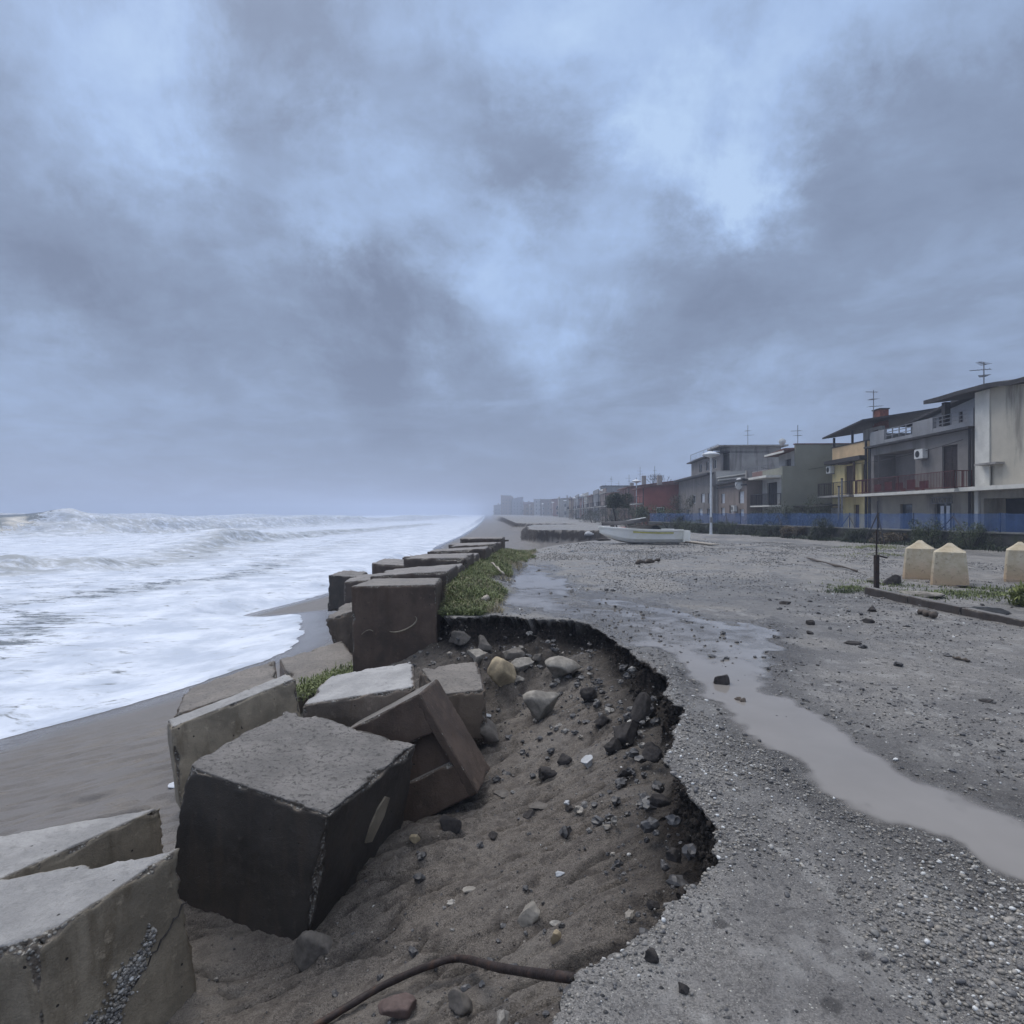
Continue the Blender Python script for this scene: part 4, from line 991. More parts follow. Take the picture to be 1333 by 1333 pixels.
# ================================================================== houses
class House:
    """local frame: x runs along the front away from the near corner, y points out to the sea, z up"""
    def __init__(s, a, b, Ynear, name, label, cat='house', group='houses along the seafront'):
        s.a, s.b = a, b                      # front line: X = a + b*Y
        s.Y0 = Ynear; s.X0 = a + b * Ynear
        s.L = math.sqrt(1 + b * b)
        s.root = empty(name, (s.X0, s.Y0, 0), math.atan2(1, b))
        tag(s.root, label, cat, group)
    def at(s, px, py=None, out=0.0):
        """distance along the front (and height) of a point seen in the photograph on the plane standing `out` in front of it"""
        r = (px - 666) / FPX; a = s.a - out * s.L
        Y = a / (r - s.b)
        u = (Y - s.Y0) * s.L - out * s.b / 1.0 * 0
        return (u, HC + (HY - py) / FPX * Y) if py is not None else u
    def box(s, name, u0, u1, y0, y1, z0, z1, mat, parent=None):
        return box_part(name, (u0, u1, y0, y1, z0, z1), M[mat], parent or s.root)
    def wall(s, u0, u1, z0, z1, mat, holes=(), y=0.0, th=.28, name='front_wall'):
        us = sorted({u0, u1, *[h[0] for h in holes], *[h[1] for h in holes]}); us = [u for u in us if u0 <= u <= u1]
        zs = sorted({z0, z1, *[h[2] for h in holes], *[h[3] for h in holes]}); zs = [z for z in zs if z0 <= z <= z1]
        def solid(i, j):
            if i < 0 or j < 0 or i >= len(us) - 1 or j >= len(zs) - 1: return False
            cu, cz = (us[i] + us[i + 1]) / 2, (zs[j] + zs[j + 1]) / 2
            return not any(h[0] < cu < h[1] and h[2] < cz < h[3] for h in holes)
        m = MB(); yb = y - th
        for i in range(len(us) - 1):
            for j in range(len(zs) - 1):
                if not solid(i, j): continue
                a, b, c, d = us[i], us[i + 1], zs[j], zs[j + 1]
                m.quad((b, y, c), (a, y, c), (a, y, d), (b, y, d)); m.quad((a, yb, c), (b, yb, c), (b, yb, d), (a, yb, d))
                if not solid(i - 1, j): m.quad((a, y, c), (a, yb, c), (a, yb, d), (a, y, d))
                if not solid(i + 1, j): m.quad((b, yb, c), (b, y, c), (b, y, d), (b, yb, d))
                if not solid(i, j - 1): m.quad((a, y, c), (b, y, c), (b, yb, c), (a, yb, c))
                if not solid(i, j + 1): m.quad((a, yb, d), (b, yb, d), (b, y, d), (a, y, d))
        return m.build(name, M[mat], s.root)
    def window(s, h, kind='window', y=0.0, frame='door_br', shut=None, bars=1, deep=.14):
        u0, u1, z0, z1 = h; e = .05; f = MB(); yy = y - deep
        f.box(u0, u0 + e, yy - .05, yy, z0, z1); f.box(u1 - e, u1, yy - .05, yy, z0, z1)
        f.box(u0 + e, u1 - e, yy - .05, yy, z0, z0 + e); f.box(u0 + e, u1 - e, yy - .05, yy, z1 - e, z1)
        for q in range(bars):
            c = u0 + (u1 - u0) * (q + 1) / (bars + 1); f.box(c - e / 2, c + e / 2, yy - .048, yy + .003, z0 + e, z1 - e)
        o = f.build(kind, M[frame], s.root)
        if shut:
            m = MB(); n_ = max(4, int((z1 - z0) / .12))
            m.box(u0 + e, u1 - e, yy - .045, yy - .022, z0 + e, z1 - e)
            for q in range(n_):
                zc = z0 + e + (z1 - z0 - 2 * e) * (q + .5) / n_; m.box(u0 + e + .003, u1 - e - .003, yy - .022, yy - .008, zc - .035, zc + .025)
            m.build('shutter', M[shut], o)
        else:
            m = MB(); m.box(u0 + e, u1 - e, yy - .035, yy - .025, z0 + e, z1 - e); m.build('pane', M['glass'], o)
        return o
    def railing(s, u0, u1, y0, y1, z0, h, mat='rail', step=.13, name='railing', ends=(True, True)):
        m = MB(); t = .03
        segs = [((u0, y1), (u1, y1))]
        if ends[0]: segs.append(((u0, y0), (u0, y1)))
        if ends[1]: segs.append(((u1, y1), (u1, y0)))
        for (a, b), (c, d) in segs:
            A_, B_ = V3((a, b, 0)), V3((c, d, 0)); Ln = (B_ - A_).length
            for zz in (z0 + .08, z0 + h): m.bar(A_ + V3((0, 0, zz)), B_ + V3((0, 0, zz)), .04)
            for q in range(int(Ln / step) + 1):
                p = A_.lerp(B_, min(1, q * step / Ln)); m.bar(p + V3((0, 0, z0 + .1)), p + V3((0, 0, z0 + h - .02)), .018)
            for q in (0, .5, 1):
                p = A_.lerp(B_, q); m.bar(p + V3((0, 0, z0)), p + V3((0, 0, z0 + h + .02)), .045)
        return m.build(name, M[mat], s.root)
    def roof(s, u0, u1, y0, y1, za, zb, mat='roof_dk', th=.14, name='roof', zc=None, zd=None):
        """sloping slab: za at (u0,y0) zb at (u1,y0); zc,zd at y1"""
        zc = za if zc is None else zc; zd = zb if zd is None else zd
        m = MB(); m.hexa([(u0, y0, za - th), (u1, y0, zb - th), (u1, y1, zd - th), (u0, y1, zc - th), (u0, y0, za), (u1, y0, zb), (u1, y1, zd), (u0, y1, zc)])
        return m.build(name, M[mat], s.root)
    def aircon(s, u, z, y=0.0, w_=.8, h=.55):
        o = s.box('air_conditioner', u - w_ / 2, u + w_ / 2, y + .06, y + .36, z - h / 2, z + h / 2, 'plastic_w')
        m = MB(); k = 20; r_ = h * .36; c = V3((u + w_ * .12, y + .365, z))
        m.tube([c - V3((0, .01, 0)), c + V3((0, .012, 0))], r_, k); g_ = m.build('fan_grille', M['black'], o)
        b = MB(); b.box(u - w_ * .4, u + w_ * .4, y, y + .3, z - h / 2 - .05, z - h / 2 - .004); b.build('bracket', M['rail_gr'], o)
        return o
def antenna(loc, h, label, arms=3, yaw=.4):
    r_ = empty('tv_antenna', loc, yaw); tag(r_, label, 'tv antenna', 'television antennas on the roofs')
    m = MB(); m.tube([(0, 0, 0), (0, 0, h)], .028, 6); m.build('mast', M['rail_gr'], r_)
    for i in range(arms):
        zz = h * (.55 + .2 * i); a = MB(); L_ = .75 - .12 * i; ang = i * 1.3
        d_ = V3((math.cos(ang), math.sin(ang), .08)); p = V3((-d_.y, d_.x, 0))
        a.bar(V3((0, 0, zz)) - d_ * L_ * .5, V3((0, 0, zz)) + d_ * L_, .03)
        for q in range(6):
            c = V3((0, 0, zz)) + d_ * (L_ * (q / 5 * 1.4 - .45)); a.bar(c - p * (.28 - .025 * q), c + p * (.28 - .025 * q), .016)
        a.build('aerial_arm', M['rail_gr'], r_)
    return r_
def dish(loc, rad, label, yaw):
    r_ = empty('satellite_dish', loc, yaw); tag(r_, label, 'satellite dish', 'satellite dishes')
    m = MB(); k = 16; rings = 4
    vs = [(0, 0, 0)]; fs = []
    for q in range(1, rings + 1):
        rr = rad * q / rings
        for j in range(k): vs.append((rr * math.cos(2 * math.pi * j / k), -.35 * rad * (q / rings) ** 2, rr * math.sin(2 * math.pi * j / k)))
    for j in range(k): fs.append((0, 1 + j, 1 + (j + 1) % k))
    for q in range(rings - 1):
        for j in range(k):
            a = 1 + q * k + j; b = 1 + q * k + (j + 1) % k; fs.append((a, a + k, b + k, b))
    m.add(vs, fs); m.build('reflector', M['plastic_w'], r_, smooth=True)
    m = MB(); m.bar((0, 0, 0), (0, .25, -.4), .05); m.bar((0, -.1, -rad * .9), (0, -rad * 1.0, 0), .03); m.build('arm', M['rail_gr'], r_)
    return r_

A0, B0 = 22.955, .0425
# ------------------------------------------------------------------ cream house at the right edge
H = House(A0, B0, 20.0, 'cream_house', 'cream house with a stained wall and white ledge at the right edge', 'house')
uL = H.at(1270) + .0
f = lambda px, py: H.at(px, py)
z_led = H.at(1300, 634)[1]
niche = (H.at(1305), H.at(1280), z_led + .12, H.at(1290, 606)[1])
gar = (H.at(1333) - 1.6, H.at(1280), 0.0, z_led - .55)
gar2 = (gar[0] - 4.2, gar[0] - .7, 0.0, z_led - .55)
ztop = H.at(1290, 515)[1]
H.wall(0, uL, 0, z_led - .15, 'ground_pl', [gar, gar2])
H.wall(0, uL, z_led + .05, 8.0, 'cream', [niche])
H.box('opening_shade_panel', gar[0], gar[1], -1.2, -1.1, 0, gar[3], 'void'); H.box('opening_shade_panel', gar2[0], gar2[1], -.5, -.4, 0, gar2[3], 'void')  # dark panel set in each opening, the shade put into its colour
H.box('blind_window', niche[0], niche[1], -.22, -.10, niche[2], niche[3], 'cream')
H.box('window_canopy', niche[0] - .12, niche[1] + .05, .002, .45, niche[3] + .02, niche[3] + .12, 'raw')
H.box('ledge', 0, uL + .25, .002, .75, z_led - .15, z_led + .05, 'white_p')
H.box('pilaster', H.at(1289), uL - .002, .002, .06, z_led + .055, ztop + .35, 'white_p')
H.box('pillar', H.at(1275), uL - .02, .004, .10, 0, z_led - .155, 'white_p')
H.box('side_wall', -.002, .28, -9, -.285, 0, 8.0, 'cream'); H.box('side_wall', uL - .28, uL, -9, -.285, 0, ztop + .4, 'cream')
H.box('back_wall', .28, uL - .28, -9, -8.75, 0, 8, 'cream')
# curved dark roof: rises to a ridge above the front and falls again
m = MB(); prof = [(uL + 7.2, H.at(1219, 523)[1] - .05)] + [(H.at(px), H.at(px, py)[1]) for px, py in ((1240, 516), (1262, 509.5), (1285, 503.5), (1302, 499), (1318, 496.5), (1333, 496))] + [(4, 7.85), (0, 7.7)]
prof = sorted(prof, key=lambda p: p[0])
prof[-1] = (H.at(1219), H.at(1219, 521.5)[1])
for (a, za), (b, zb) in zip(prof[:-1], prof[1:]):
    m.hexa([(a, -4.5, za + .45), (b, -4.5, zb + .45), (b, .75, zb - .22), (a, .75, za - .22), (a, -4.5, za + .70), (b, -4.5, zb + .70), (b, .75, zb), (a, .75, za)])
m.build('roof', M['roof_dk'], H.root)
# ------------------------------------------------------------------ grey house
H = House(A0, B0, 32.55, 'grey_house', 'dark grey house with two brown balcony doors and a roof terrace', 'house')
U = H.at(1131.5)
zs = H.at(1200, 639.5)[1]; zp = H.at(1200, 571)[1]            # balcony floor, underside of the parapet
d1 = (H.at(1246), H.at(1226), zs + .02, H.at(1236, 579.5)[1])
lg = (H.at(1191), H.at(1137), zs + .02, H.at(1165, 588)[1])
w1 = (H.at(1238), H.at(1216), .35, H.at(1227, 655)[1])
w2 = (H.at(1187), H.at(1171.5), .3, H.at(1180, 656)[1])
H.wall(.0, U, 0, zs - .2, 'ground_pl', [w1, w2]); H.wall(0, U, zs, zp, 'grey', [d1, lg])
H.window(w1, 'window', 0, 'rail', bars=2); H.window(w2, 'window', 0, 'rail', bars=0)
m = MB(); cu = (w1[0] + w1[1]) / 2
for q in (-.28, .22): m.box(cu + q - .16, cu + q + .14, -.12, -.10, w1[2] + .1, w1[3] - .15)
m.build('curtain', M['curtain'], H.root)
m = MB()
for q in range(9): x_ = w1[0] - .12 + (w1[1] - w1[0] + .24) * q / 8; m.bar((x_, .05, w1[3] - .02), (x_ + .05, .05, w1[3] + .35), .03)
m.bar((w1[0] - .14, .05, w1[3]), (w1[1] + .14, .05, w1[3]), .05); m.bar((w1[0] - .14, .05, w1[3] + .33), (w1[1] + .14, .05, w1[3] + .33), .05)
m.build('window_grille', M['rail_gr'], H.root)
H.window(d1, 'balcony_door', 0, 'door_br', 'door_br', bars=1, deep=.10)
# loggia: recess with a door
H.box('loggia_back_wall', lg[0], lg[1], -1.5, -1.4, lg[2], lg[3] + .1, 'grey'); H.box('loggia_side_wall', lg[0] - .002, lg[0] + .08, -1.4, -.285, lg[2], lg[3], 'grey'); H.box('loggia_side_wall', lg[1] - .08, lg[1] + .002, -1.4, -.285, lg[2], lg[3], 'grey')
H.box('loggia_ceiling', lg[0], lg[1], -1.4, -.285, lg[3], lg[3] + .1, 'grey'); H.box('loggia_floor', lg[0], lg[1], -1.4, -.285, lg[2] - .1, lg[2], 'grey')
dl = (lg[0] + .5, lg[0] + 1.6, lg[2], lg[3] - .5); H.window(dl, 'balcony_door', -1.25, 'door_br', 'door_br', bars=1)
H.aircon(H.at(1203), H.at(1203, 591)[1])
H.box('balcony_slab', -.15, U + .12, .002, 1.0, zs - .18, zs - .002, 'white_p')
H.railing(-.05, U + .05, .03, .94, zs - .002, .95, 'rail_red')
rc = simple('faded_red_cloth', (.12, .035, .04), .8)
for q in range(5): a_ = U * (.22 + .12 * q); m = MB(); m.box(a_, a_ + .8, .86, .872, zs + .12, zs + .55 + .12 * (q % 2)); m.build('railing_cloth', rc, H.root)
for q, px in enumerate((1205, 1212, 1186)):
    u_ = H.at(px); m = MB(); m.tube([(u_, .5, zs), (u_, .5, zs + .22)], [.11, .15], 10); po = m.build('flower_pot', M['brick'], H.root)
# parapet with solid panels and rails between
H.box('cornice', -.30, U + .05, .002, .38, zp, zp + .12, 'roof_dk'); H.box('terrace_slab', 0, U, -9, 0, zp + .002, zp + .16, 'grey')
zt = zp + .16
for px0, px1 in ((1275, 1258), (1213, 1187), (1150, 1131.5)): H.box('parapet', max(H.at(px0), -.1), H.at(px1), -.2, -.02, zt, zt + .95, 'grey_lt')
H.box('parapet_base', H.at(1258) + .002, H.at(1213) - .002, -.18, -.03, zt, zt + .30, 'grey_lt'); H.box('parapet_base', H.at(1187) + .002, H.at(1150) - .002, -.18, -.03, zt, zt + .25, 'grey_lt')
for px0, px1 in ((1257, 1214), (1186, 1151)):
    m = MB(); a_, b_ = H.at(px0), H.at(px1)
    for z_ in (.5, .72, .93): m.bar((a_, -.1, zt + z_), (b_, -.1, zt + z_), .04)
    for q in range(5): m.bar((a_ + (b_ - a_) * q / 4, -.1, zt + .25), (a_ + (b_ - a_) * q / 4, -.1, zt + .97), .05)
    m.build('railing', M['rail_gr'], H.root)
# set-back storey and its roofs
yb = -2.6
bu0, bu1 = H.at(1217) + .6, U - .3
ztopw = 7.9
m = MB()
m.hexa([(bu0, yb - 5, zt), (bu1, yb - 5, zt), (bu1, yb, zt), (bu0, yb, zt), (bu0, yb - 5, 8.35), (bu1, yb - 5, 7.55), (bu1, yb, 7.55), (bu0, yb, 8.35)]); m.build('upper_storey', M['grey_lt'], H.root)
H.roof(bu0 - .2, bu1 + .3, yb - 5.2, yb + .45, 8.62, 7.70, 'roof_dk', .16)
H.roof(bu0 + 1.2, bu1 - 1.0, yb - 5.0, yb - 1.2, 8.95, 8.35, 'roof_dk', .14)
for q in range(3):
    u_ = bu0 + 1.0 + q * 1.9; m = MB(); m.box(u_, u_ + .12, yb + .002, yb + .10, zt + .9, zt + 1.5); m.build('vent_pipe', M['rail'], H.root)
H.box('terrace_pillar', H.at(1225), H.at(1220.5), -.5, -.2, zt, H.at(1222, 523)[1] - .05, 'roof_dk')
H.box('terrace_post', H.at(1256), H.at(1256) + .1, -1.6, -1.5, zt, 7.7, 'rail_gr'); H.box('terrace_post', H.at(1265), H.at(1265) + .1, -1.2, -1.1, zt, 7.9, 'rail')
m = MB(); m.tube([(-.02, .12, 0), (-.02, .12, zp)], .07, 8); m.build('downpipe', M['rail'], H.root)
m = MB(); m.box(U - .14, U + .10, .002, .06, 0, zp); m.build('dark_pillar', M['roof_dk'], H.root)
H.box('side_wall', 0.0, .28, -9, -.285, 0, zp, 'grey'); H.box('back_wall', .28, U, -9, -8.8, 0, zp, 'grey')
# ------------------------------------------------------------------ yellow house
H = House(A0, B0, 42.85, 'yellow_house', 'narrow yellow house with a covered roof terrace and red chimney', 'house')
U = H.at(1083)
zb = H.at(1100, 645)[1]; zc_ = H.at(1105, 604)[1]; zd_ = H.at(1105, 597)[1]; ze = H.at(1105, 579)[1]
yd = (H.at(1110), H.at(1099), zb + .02, H.at(1105, 606)[1]); yw = (H.at(1127), H.at(1121), zb + .9, H.at(1124, 604)[1]); yg = (H.at(1118), H.at(1111), 0.02, H.at(1115, 657)[1])
H.wall(0, U, 0, zd_, 'yellow', [yd, yw, yg]); H.window(yd, 'balcony_door', 0, 'shut_br', 'shut_br'); H.window(yw, 'window', 0, 'door_br', 'door_br'); H.window(yg, 'door', 0, 'shut_br', 'shut_br')
H.box('terrace_floor', 0, U, -8, -.285, zd_ - .2, zd_ - .003, 'grey')
H.box('tiled_eave', 0, U + .2, .002, .55, zc_ + .12, zd_ + .02, 'roof_dk'); H.box('parapet', 0, U, -.22, .0, zd_ + .002, ze, 'peach'); H.box('parapet_coping', -.03, U + .05, -.26, .05, ze + .002, ze + .07, 'roof_dk')
H.box('door_canopy', H.at(1112), H.at(1097), .002, .4, yd[3] + .12, yd[3] + .2, 'shut_br')
H.box('balcony_slab', H.at(1124), U + .35, .002, 1.0, zb - .14, zb, 'raw'); H.railing(H.at(1124) + .05, U + .3, .03, .95, zb, .95, 'rail')
H.aircon(U - .1, H.at(1084, 610)[1] - .1, 0, .7, .55)
H.box('downpipe', .02, .14, .003, .12, 0, ze, 'rail')
m = MB(); m.tube([(H.at(1115), .2, zc_ + .1), (H.at(1115), .2, zb + 1.0)], .09, 8); m.build('rolled_blind', M['shut_br'], H.root)
zr0 = H.at(1133, 548)[1]
ru0, ru1 = .15, H.at(1105)
zw = zr0 - .25
rw = (H.at(1124), H.at(1117), ze + .25, H.at(1120, 560)[1])
H.wall(ru0, ru1, ze - .9, zw, 'raw', [rw], y=-1.0, name='roof_room_wall'); H.window(rw, 'window', -1.0, 'door_br')
H.box('roof_room_side', ru1 - .2, ru1, -5, -1.285, ze - .9, zw - .25, 'raw')
H.roof(-.4, U + .5, -5.5, .55, zr0 + 1.05, zr0 + .50, 'roof_dk', .12, zc=zr0 + .12, zd=zr0 - .42)
H.box('terrace_post', U - .15, U - .02, -.16, -.03, ze + .07, zr0 - .5, 'rail'); H.box('terrace_post', H.at(1108), H.at(1108) + .12, -.16, -.03, ze + .07, zr0 - .3, 'rail')
ch = H.box('chimney', H.at(1119), H.at(1110), -2.0, -1.4, zr0 - .3, H.at(1115, 538.5)[1] + .25, 'brick'); box_part('chimney_cap', (H.at(1119) - .05, H.at(1110) + .05, -2.06, -1.34, H.at(1115, 538.5)[1] + .252, H.at(1115, 538.5)[1] + .32), M['roof_dk'], ch)
H.box('side_wall', 0, .25, -8, -.29, 0, zd_ - .2, 'yellow'); H.box('side_wall', U - .25, U, -8, -.29, 0, zd_ - .21, 'yellow'); H.box('back_wall', .25, U - .25, -8, -7.8, 0, zd_ - .2, 'yellow')
antenna((PX(1142, 545, 44).x, 44.5, 7.9), 2.6, 'tv antenna on the roof beside the red chimney', yaw=.2)
antenna((PX(1284, 500, 33).x, 33.2, 8.15), 1.6, 'tv antenna on the dark curved roof at the right edge', yaw=1.0)
# ------------------------------------------------------------------ olive house, standing forward of the row
A1, B1 = 19.9, .040
H = House(A1, B1, 50.0, 'olive_house', 'olive grey house with a blank side wall and two small balconies', 'house')
U = H.at(992)
zf1 = H.at(1005, 658)[1]; zf2 = H.at(1005, 621)[1]
ow = (H.at(1011), H.at(998), zf1 + .02, H.at(1005, 628)[1]); og = (H.at(1007), H.at(999), .8, 1.9)
zt1 = H.at(1016, 607)[1]; ztp = 1.6 + 89 / 800 * 50
H.wall(0, U, 0, zf2, 'pale_pl', [ow, og]); H.window(ow, 'balcony_door', 0, 'rail', bars=2); H.window(og, 'window', 0, 'rail')
H.box('blind_side_wall', -.25, -.002, -6.2, .0, 0, zt1, 'olive'); H.box('blind_side_wall', -.25, -.002, -6.2, -1.05, zt1 + .001, ztp, 'olive')
H.box('coping', -.28, .1, -6.3, -1.0, ztp + .002, ztp + .08, 'tile')
H.box('parapet', 0.0, U, -.2, 0, zf2 + .002, zt1 - .1, 'olive')
H.box('balcony_slab', 0.0, U + .4, .002, 1.2, zf2 - .14, zf2 + .06, 'white_p'); H.box('balcony_slab', .0, U + .2, .002, 1.0, zf1 - .12, zf1, 'white_p')
H.railing(.05, U + .15, .03, .95, zf1, .95, 'rail')
H.box('terrace_floor', 0, U, -6, -.21, zf2 - .2, zf2, 'grey')
tw = (1.3, 2.4, zf2 + .3, zf2 + 1.5); H.wall(0, U - .3, zf2 + .003, ztp - .25, 'pale_pl', [tw], y=-1.3, name='top_storey_wall'); H.window(tw, 'window', -1.3, 'rail')
H.roof(-.0, U + .2, -6, -.2, ztp + .0, ztp - .25, 'tile', .14, zc=ztp - .28, zd=ztp - .5)
H.box('awning_edge', .0, U, -.24, -.16, ztp - .62, ztp - .46, 'white_p'); H.box('back_wall', 0, U, -6.2, -6.0, 0, ztp - .3, 'olive')
dish((PX(1019, 575, 50.6).x, 50.8, ztp + .35), .28, 'small satellite dish on the roof edge of the olive house', 2.6)
antenna((PX(1038, 560, 52).x, 52.0, ztp - .1), 2.0, 'tv antenna on the roof of the olive house', 2, .8)
# lean-to beside the olive house, behind the bushes
t = empty('lean_to_shed', (22.6, 46.6, 0), math.atan2(1, .04)); tag(t, 'low dark lean-to against the blind wall of the olive house', 'shed')
m = MB(); m.hexa([(0, -3.2, 2.25), (3.2, -3.2, 2.35), (3.2, 0, 2.1), (0, 0, 2.0), (0, -3.2, 2.33), (3.2, -3.2, 2.43), (3.2, 0, 2.18), (0, 0, 2.08)]); m.build('roof', M['roof_dk'], t)
for a_ in (.05, 1.6, 3.1): box_part('post', (a_, a_ + .1, -.15, -.05, 0, 2.02), M['rail'], t)
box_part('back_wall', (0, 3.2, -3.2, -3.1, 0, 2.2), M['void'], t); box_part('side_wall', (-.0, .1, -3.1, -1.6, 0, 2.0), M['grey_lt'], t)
# ------------------------------------------------------------------ brown grey two storey house with white blinds
H = House(18.4, .045, 54.6, 'brown_grey_house', 'brown grey house with white blinds and a round dish on its wall', 'house')
U = H.at(930)
hs = []
for px0, px1, py0, py1, kd in ((968, 961, 655, 640, 's'), (943, 938, 655, 643, 's'), (968, 962, 672, 663, 's'), (943, 938, 671, 661, 's'), (954, 949, 668, 658, 'w')):
    a_ = H.at(px0, py0); b_ = H.at(px1, py1); hs.append((a_[0], b_[0], a_[1], b_[1]))
zt = H.at(985, 623)[1]
H.wall(0, U, 0, zt, 'brown_pl', hs)
for i, h in enumerate(hs): H.window(h, 'window', 0, 'metal_lt', 'curtain' if i < 4 else None)
H.box('side_wall', -.002, .25, -7, -.285, 0, zt - .001, 'brown_pl'); H.roof(-.3, U + .3, -7.2, .5, zt + .35, zt + .25, 'roof_dk', .14, zc=zt + .12, zd=zt + .02)
H.box('string_course', -.02, U, .002, .12, H.at(960, 640)[1] + .5, H.at(960, 640)[1] + .6, 'roof_dk')
H.aircon(H.at(958), H.at(958, 662)[1]); H.box('chimney', U * .45, U * .45 + .5, -2, -1.5, zt, zt + 1.2, 'raw')
H.box('back_wall', .25, U, -7, -6.8, 0, zt, 'brown_pl')
dish((H.X0 + .04 * 2 - .35, 56.2, H.at(962, 630)[1]), .55, 'round white satellite dish on the front of the brown grey house', 1.9)
# terrace house with brick parapet behind
H = House(20.6, .045, 56.0, 'brick_terrace_house', 'low house with a brick parapet between the olive house and concrete tower', 'house')
U = 7.0
for z0, z1, mt in ((0, 4.6, 'rose_pl'), ): H.box('front_wall', 0, U, -6, -1.0, z0, z1, mt)
H.box('terrace_slab', -.2, U, -6.2, -.4, 4.6, 4.75, 'raw'); H.box('parapet', -.2, U, -.62, -.42, 4.752, 5.6, 'rose_pl'); H.box('side_parapet', -.2, 0, -6, -.625, 4.752, 5.6, 'rose_pl')
H.railing(0, U, -.6, -.5, 5.6, .5, 'rail_gr', .5, ends=(False, False))
# ------------------------------------------------------------------ concrete tower storey and its stepped neighbours
H = House(17.6, .050, 63.5, 'concrete_top_house', 'tall pale house with an unfinished concrete top storey and stepped terraces', 'house')
U = H.at(883)
z8 = 1.6 + 88 / 800 * 64
hs = []
for px0, px1, py0, py1 in ((926, 921, 655, 642), (917, 912, 654, 643), (905, 901, 655, 645), (925, 920, 672, 662), (914, 909, 671, 662), (897, 893, 671, 663)):
    a_ = H.at(px0, py0); b_ = H.at(px1, py1); hs.append((a_[0], b_[0], a_[1], b_[1]))
z6 = 5.9
H.wall(0, U, 0, z6, 'grey', hs)
for i, h in enumerate(hs): H.window(h, 'window', 0, 'metal_lt', 'curtain' if i in (0, 1, 4) else None)
H.box('side_wall', 0.0, .25, -8, -.285, 0, z6, 'pale_pl'); H.box('eave', -.3, U, .002, .7, z6 - .3, z6 - .1, 'roof_dk')
hs2 = [(2.0 + i * 3.0, 3.2 + i * 3.0, z6 + .5, z6 + 1.5) for i in range(3)]
H.wall(.5, U - 3, z6 + .001, z6 + 1.9, 'grey', hs2, y=-.9, name='terrace_wall')
for h in hs2: H.window(h, 'window', -.9, 'metal_lt')
H.roof(.3, U - 2.6, -6.0, -.4, z6 + 2.1, z6 + 1.95, 'roof_dk', .12)
H.railing(1.0, U - 3, -.9, -.8, z6 + 2.1, .8, 'rail_gr', .6, ends=(False, False))
H.box('terrace_slab', .0, U, -8, -.02, z6 + .001, z6 + .1, 'raw')
H.box('concrete_storey', .3, 4.0, -7.0, -1.8, z6 + .1, z8 - .15, 'raw'); H.box('flat_roof', -.1, 4.6, -7.6, -.6, z8 - .148, z8, 'raw')
for q in (0.35, 3.6): H.box('roof_post', q, q + .15, -.95, -.8, z6 + 2.12, z8 - .15, 'rail')
H.roof(-.9, -.1, -8, -.3, z6 + .5, z6 + .45, 'white_p', .12, zc=z6 - .6, zd=z6 - .65, name='sloping_slab'); H.roof(-1.3, -.95, -8, -.2, z6 + .0, z6 - .05, 'white_p', .12, zc=z6 - .9, zd=z6 - .95, name='sloping_slab')
H.box('back_wall', .25, U, -8, -7.8, 0, z6, 'pale_pl')
antenna((PX(973, 560, 66).x, 66, z8), 2.4, 'tv antenna on the concrete top storey', 2, .3)
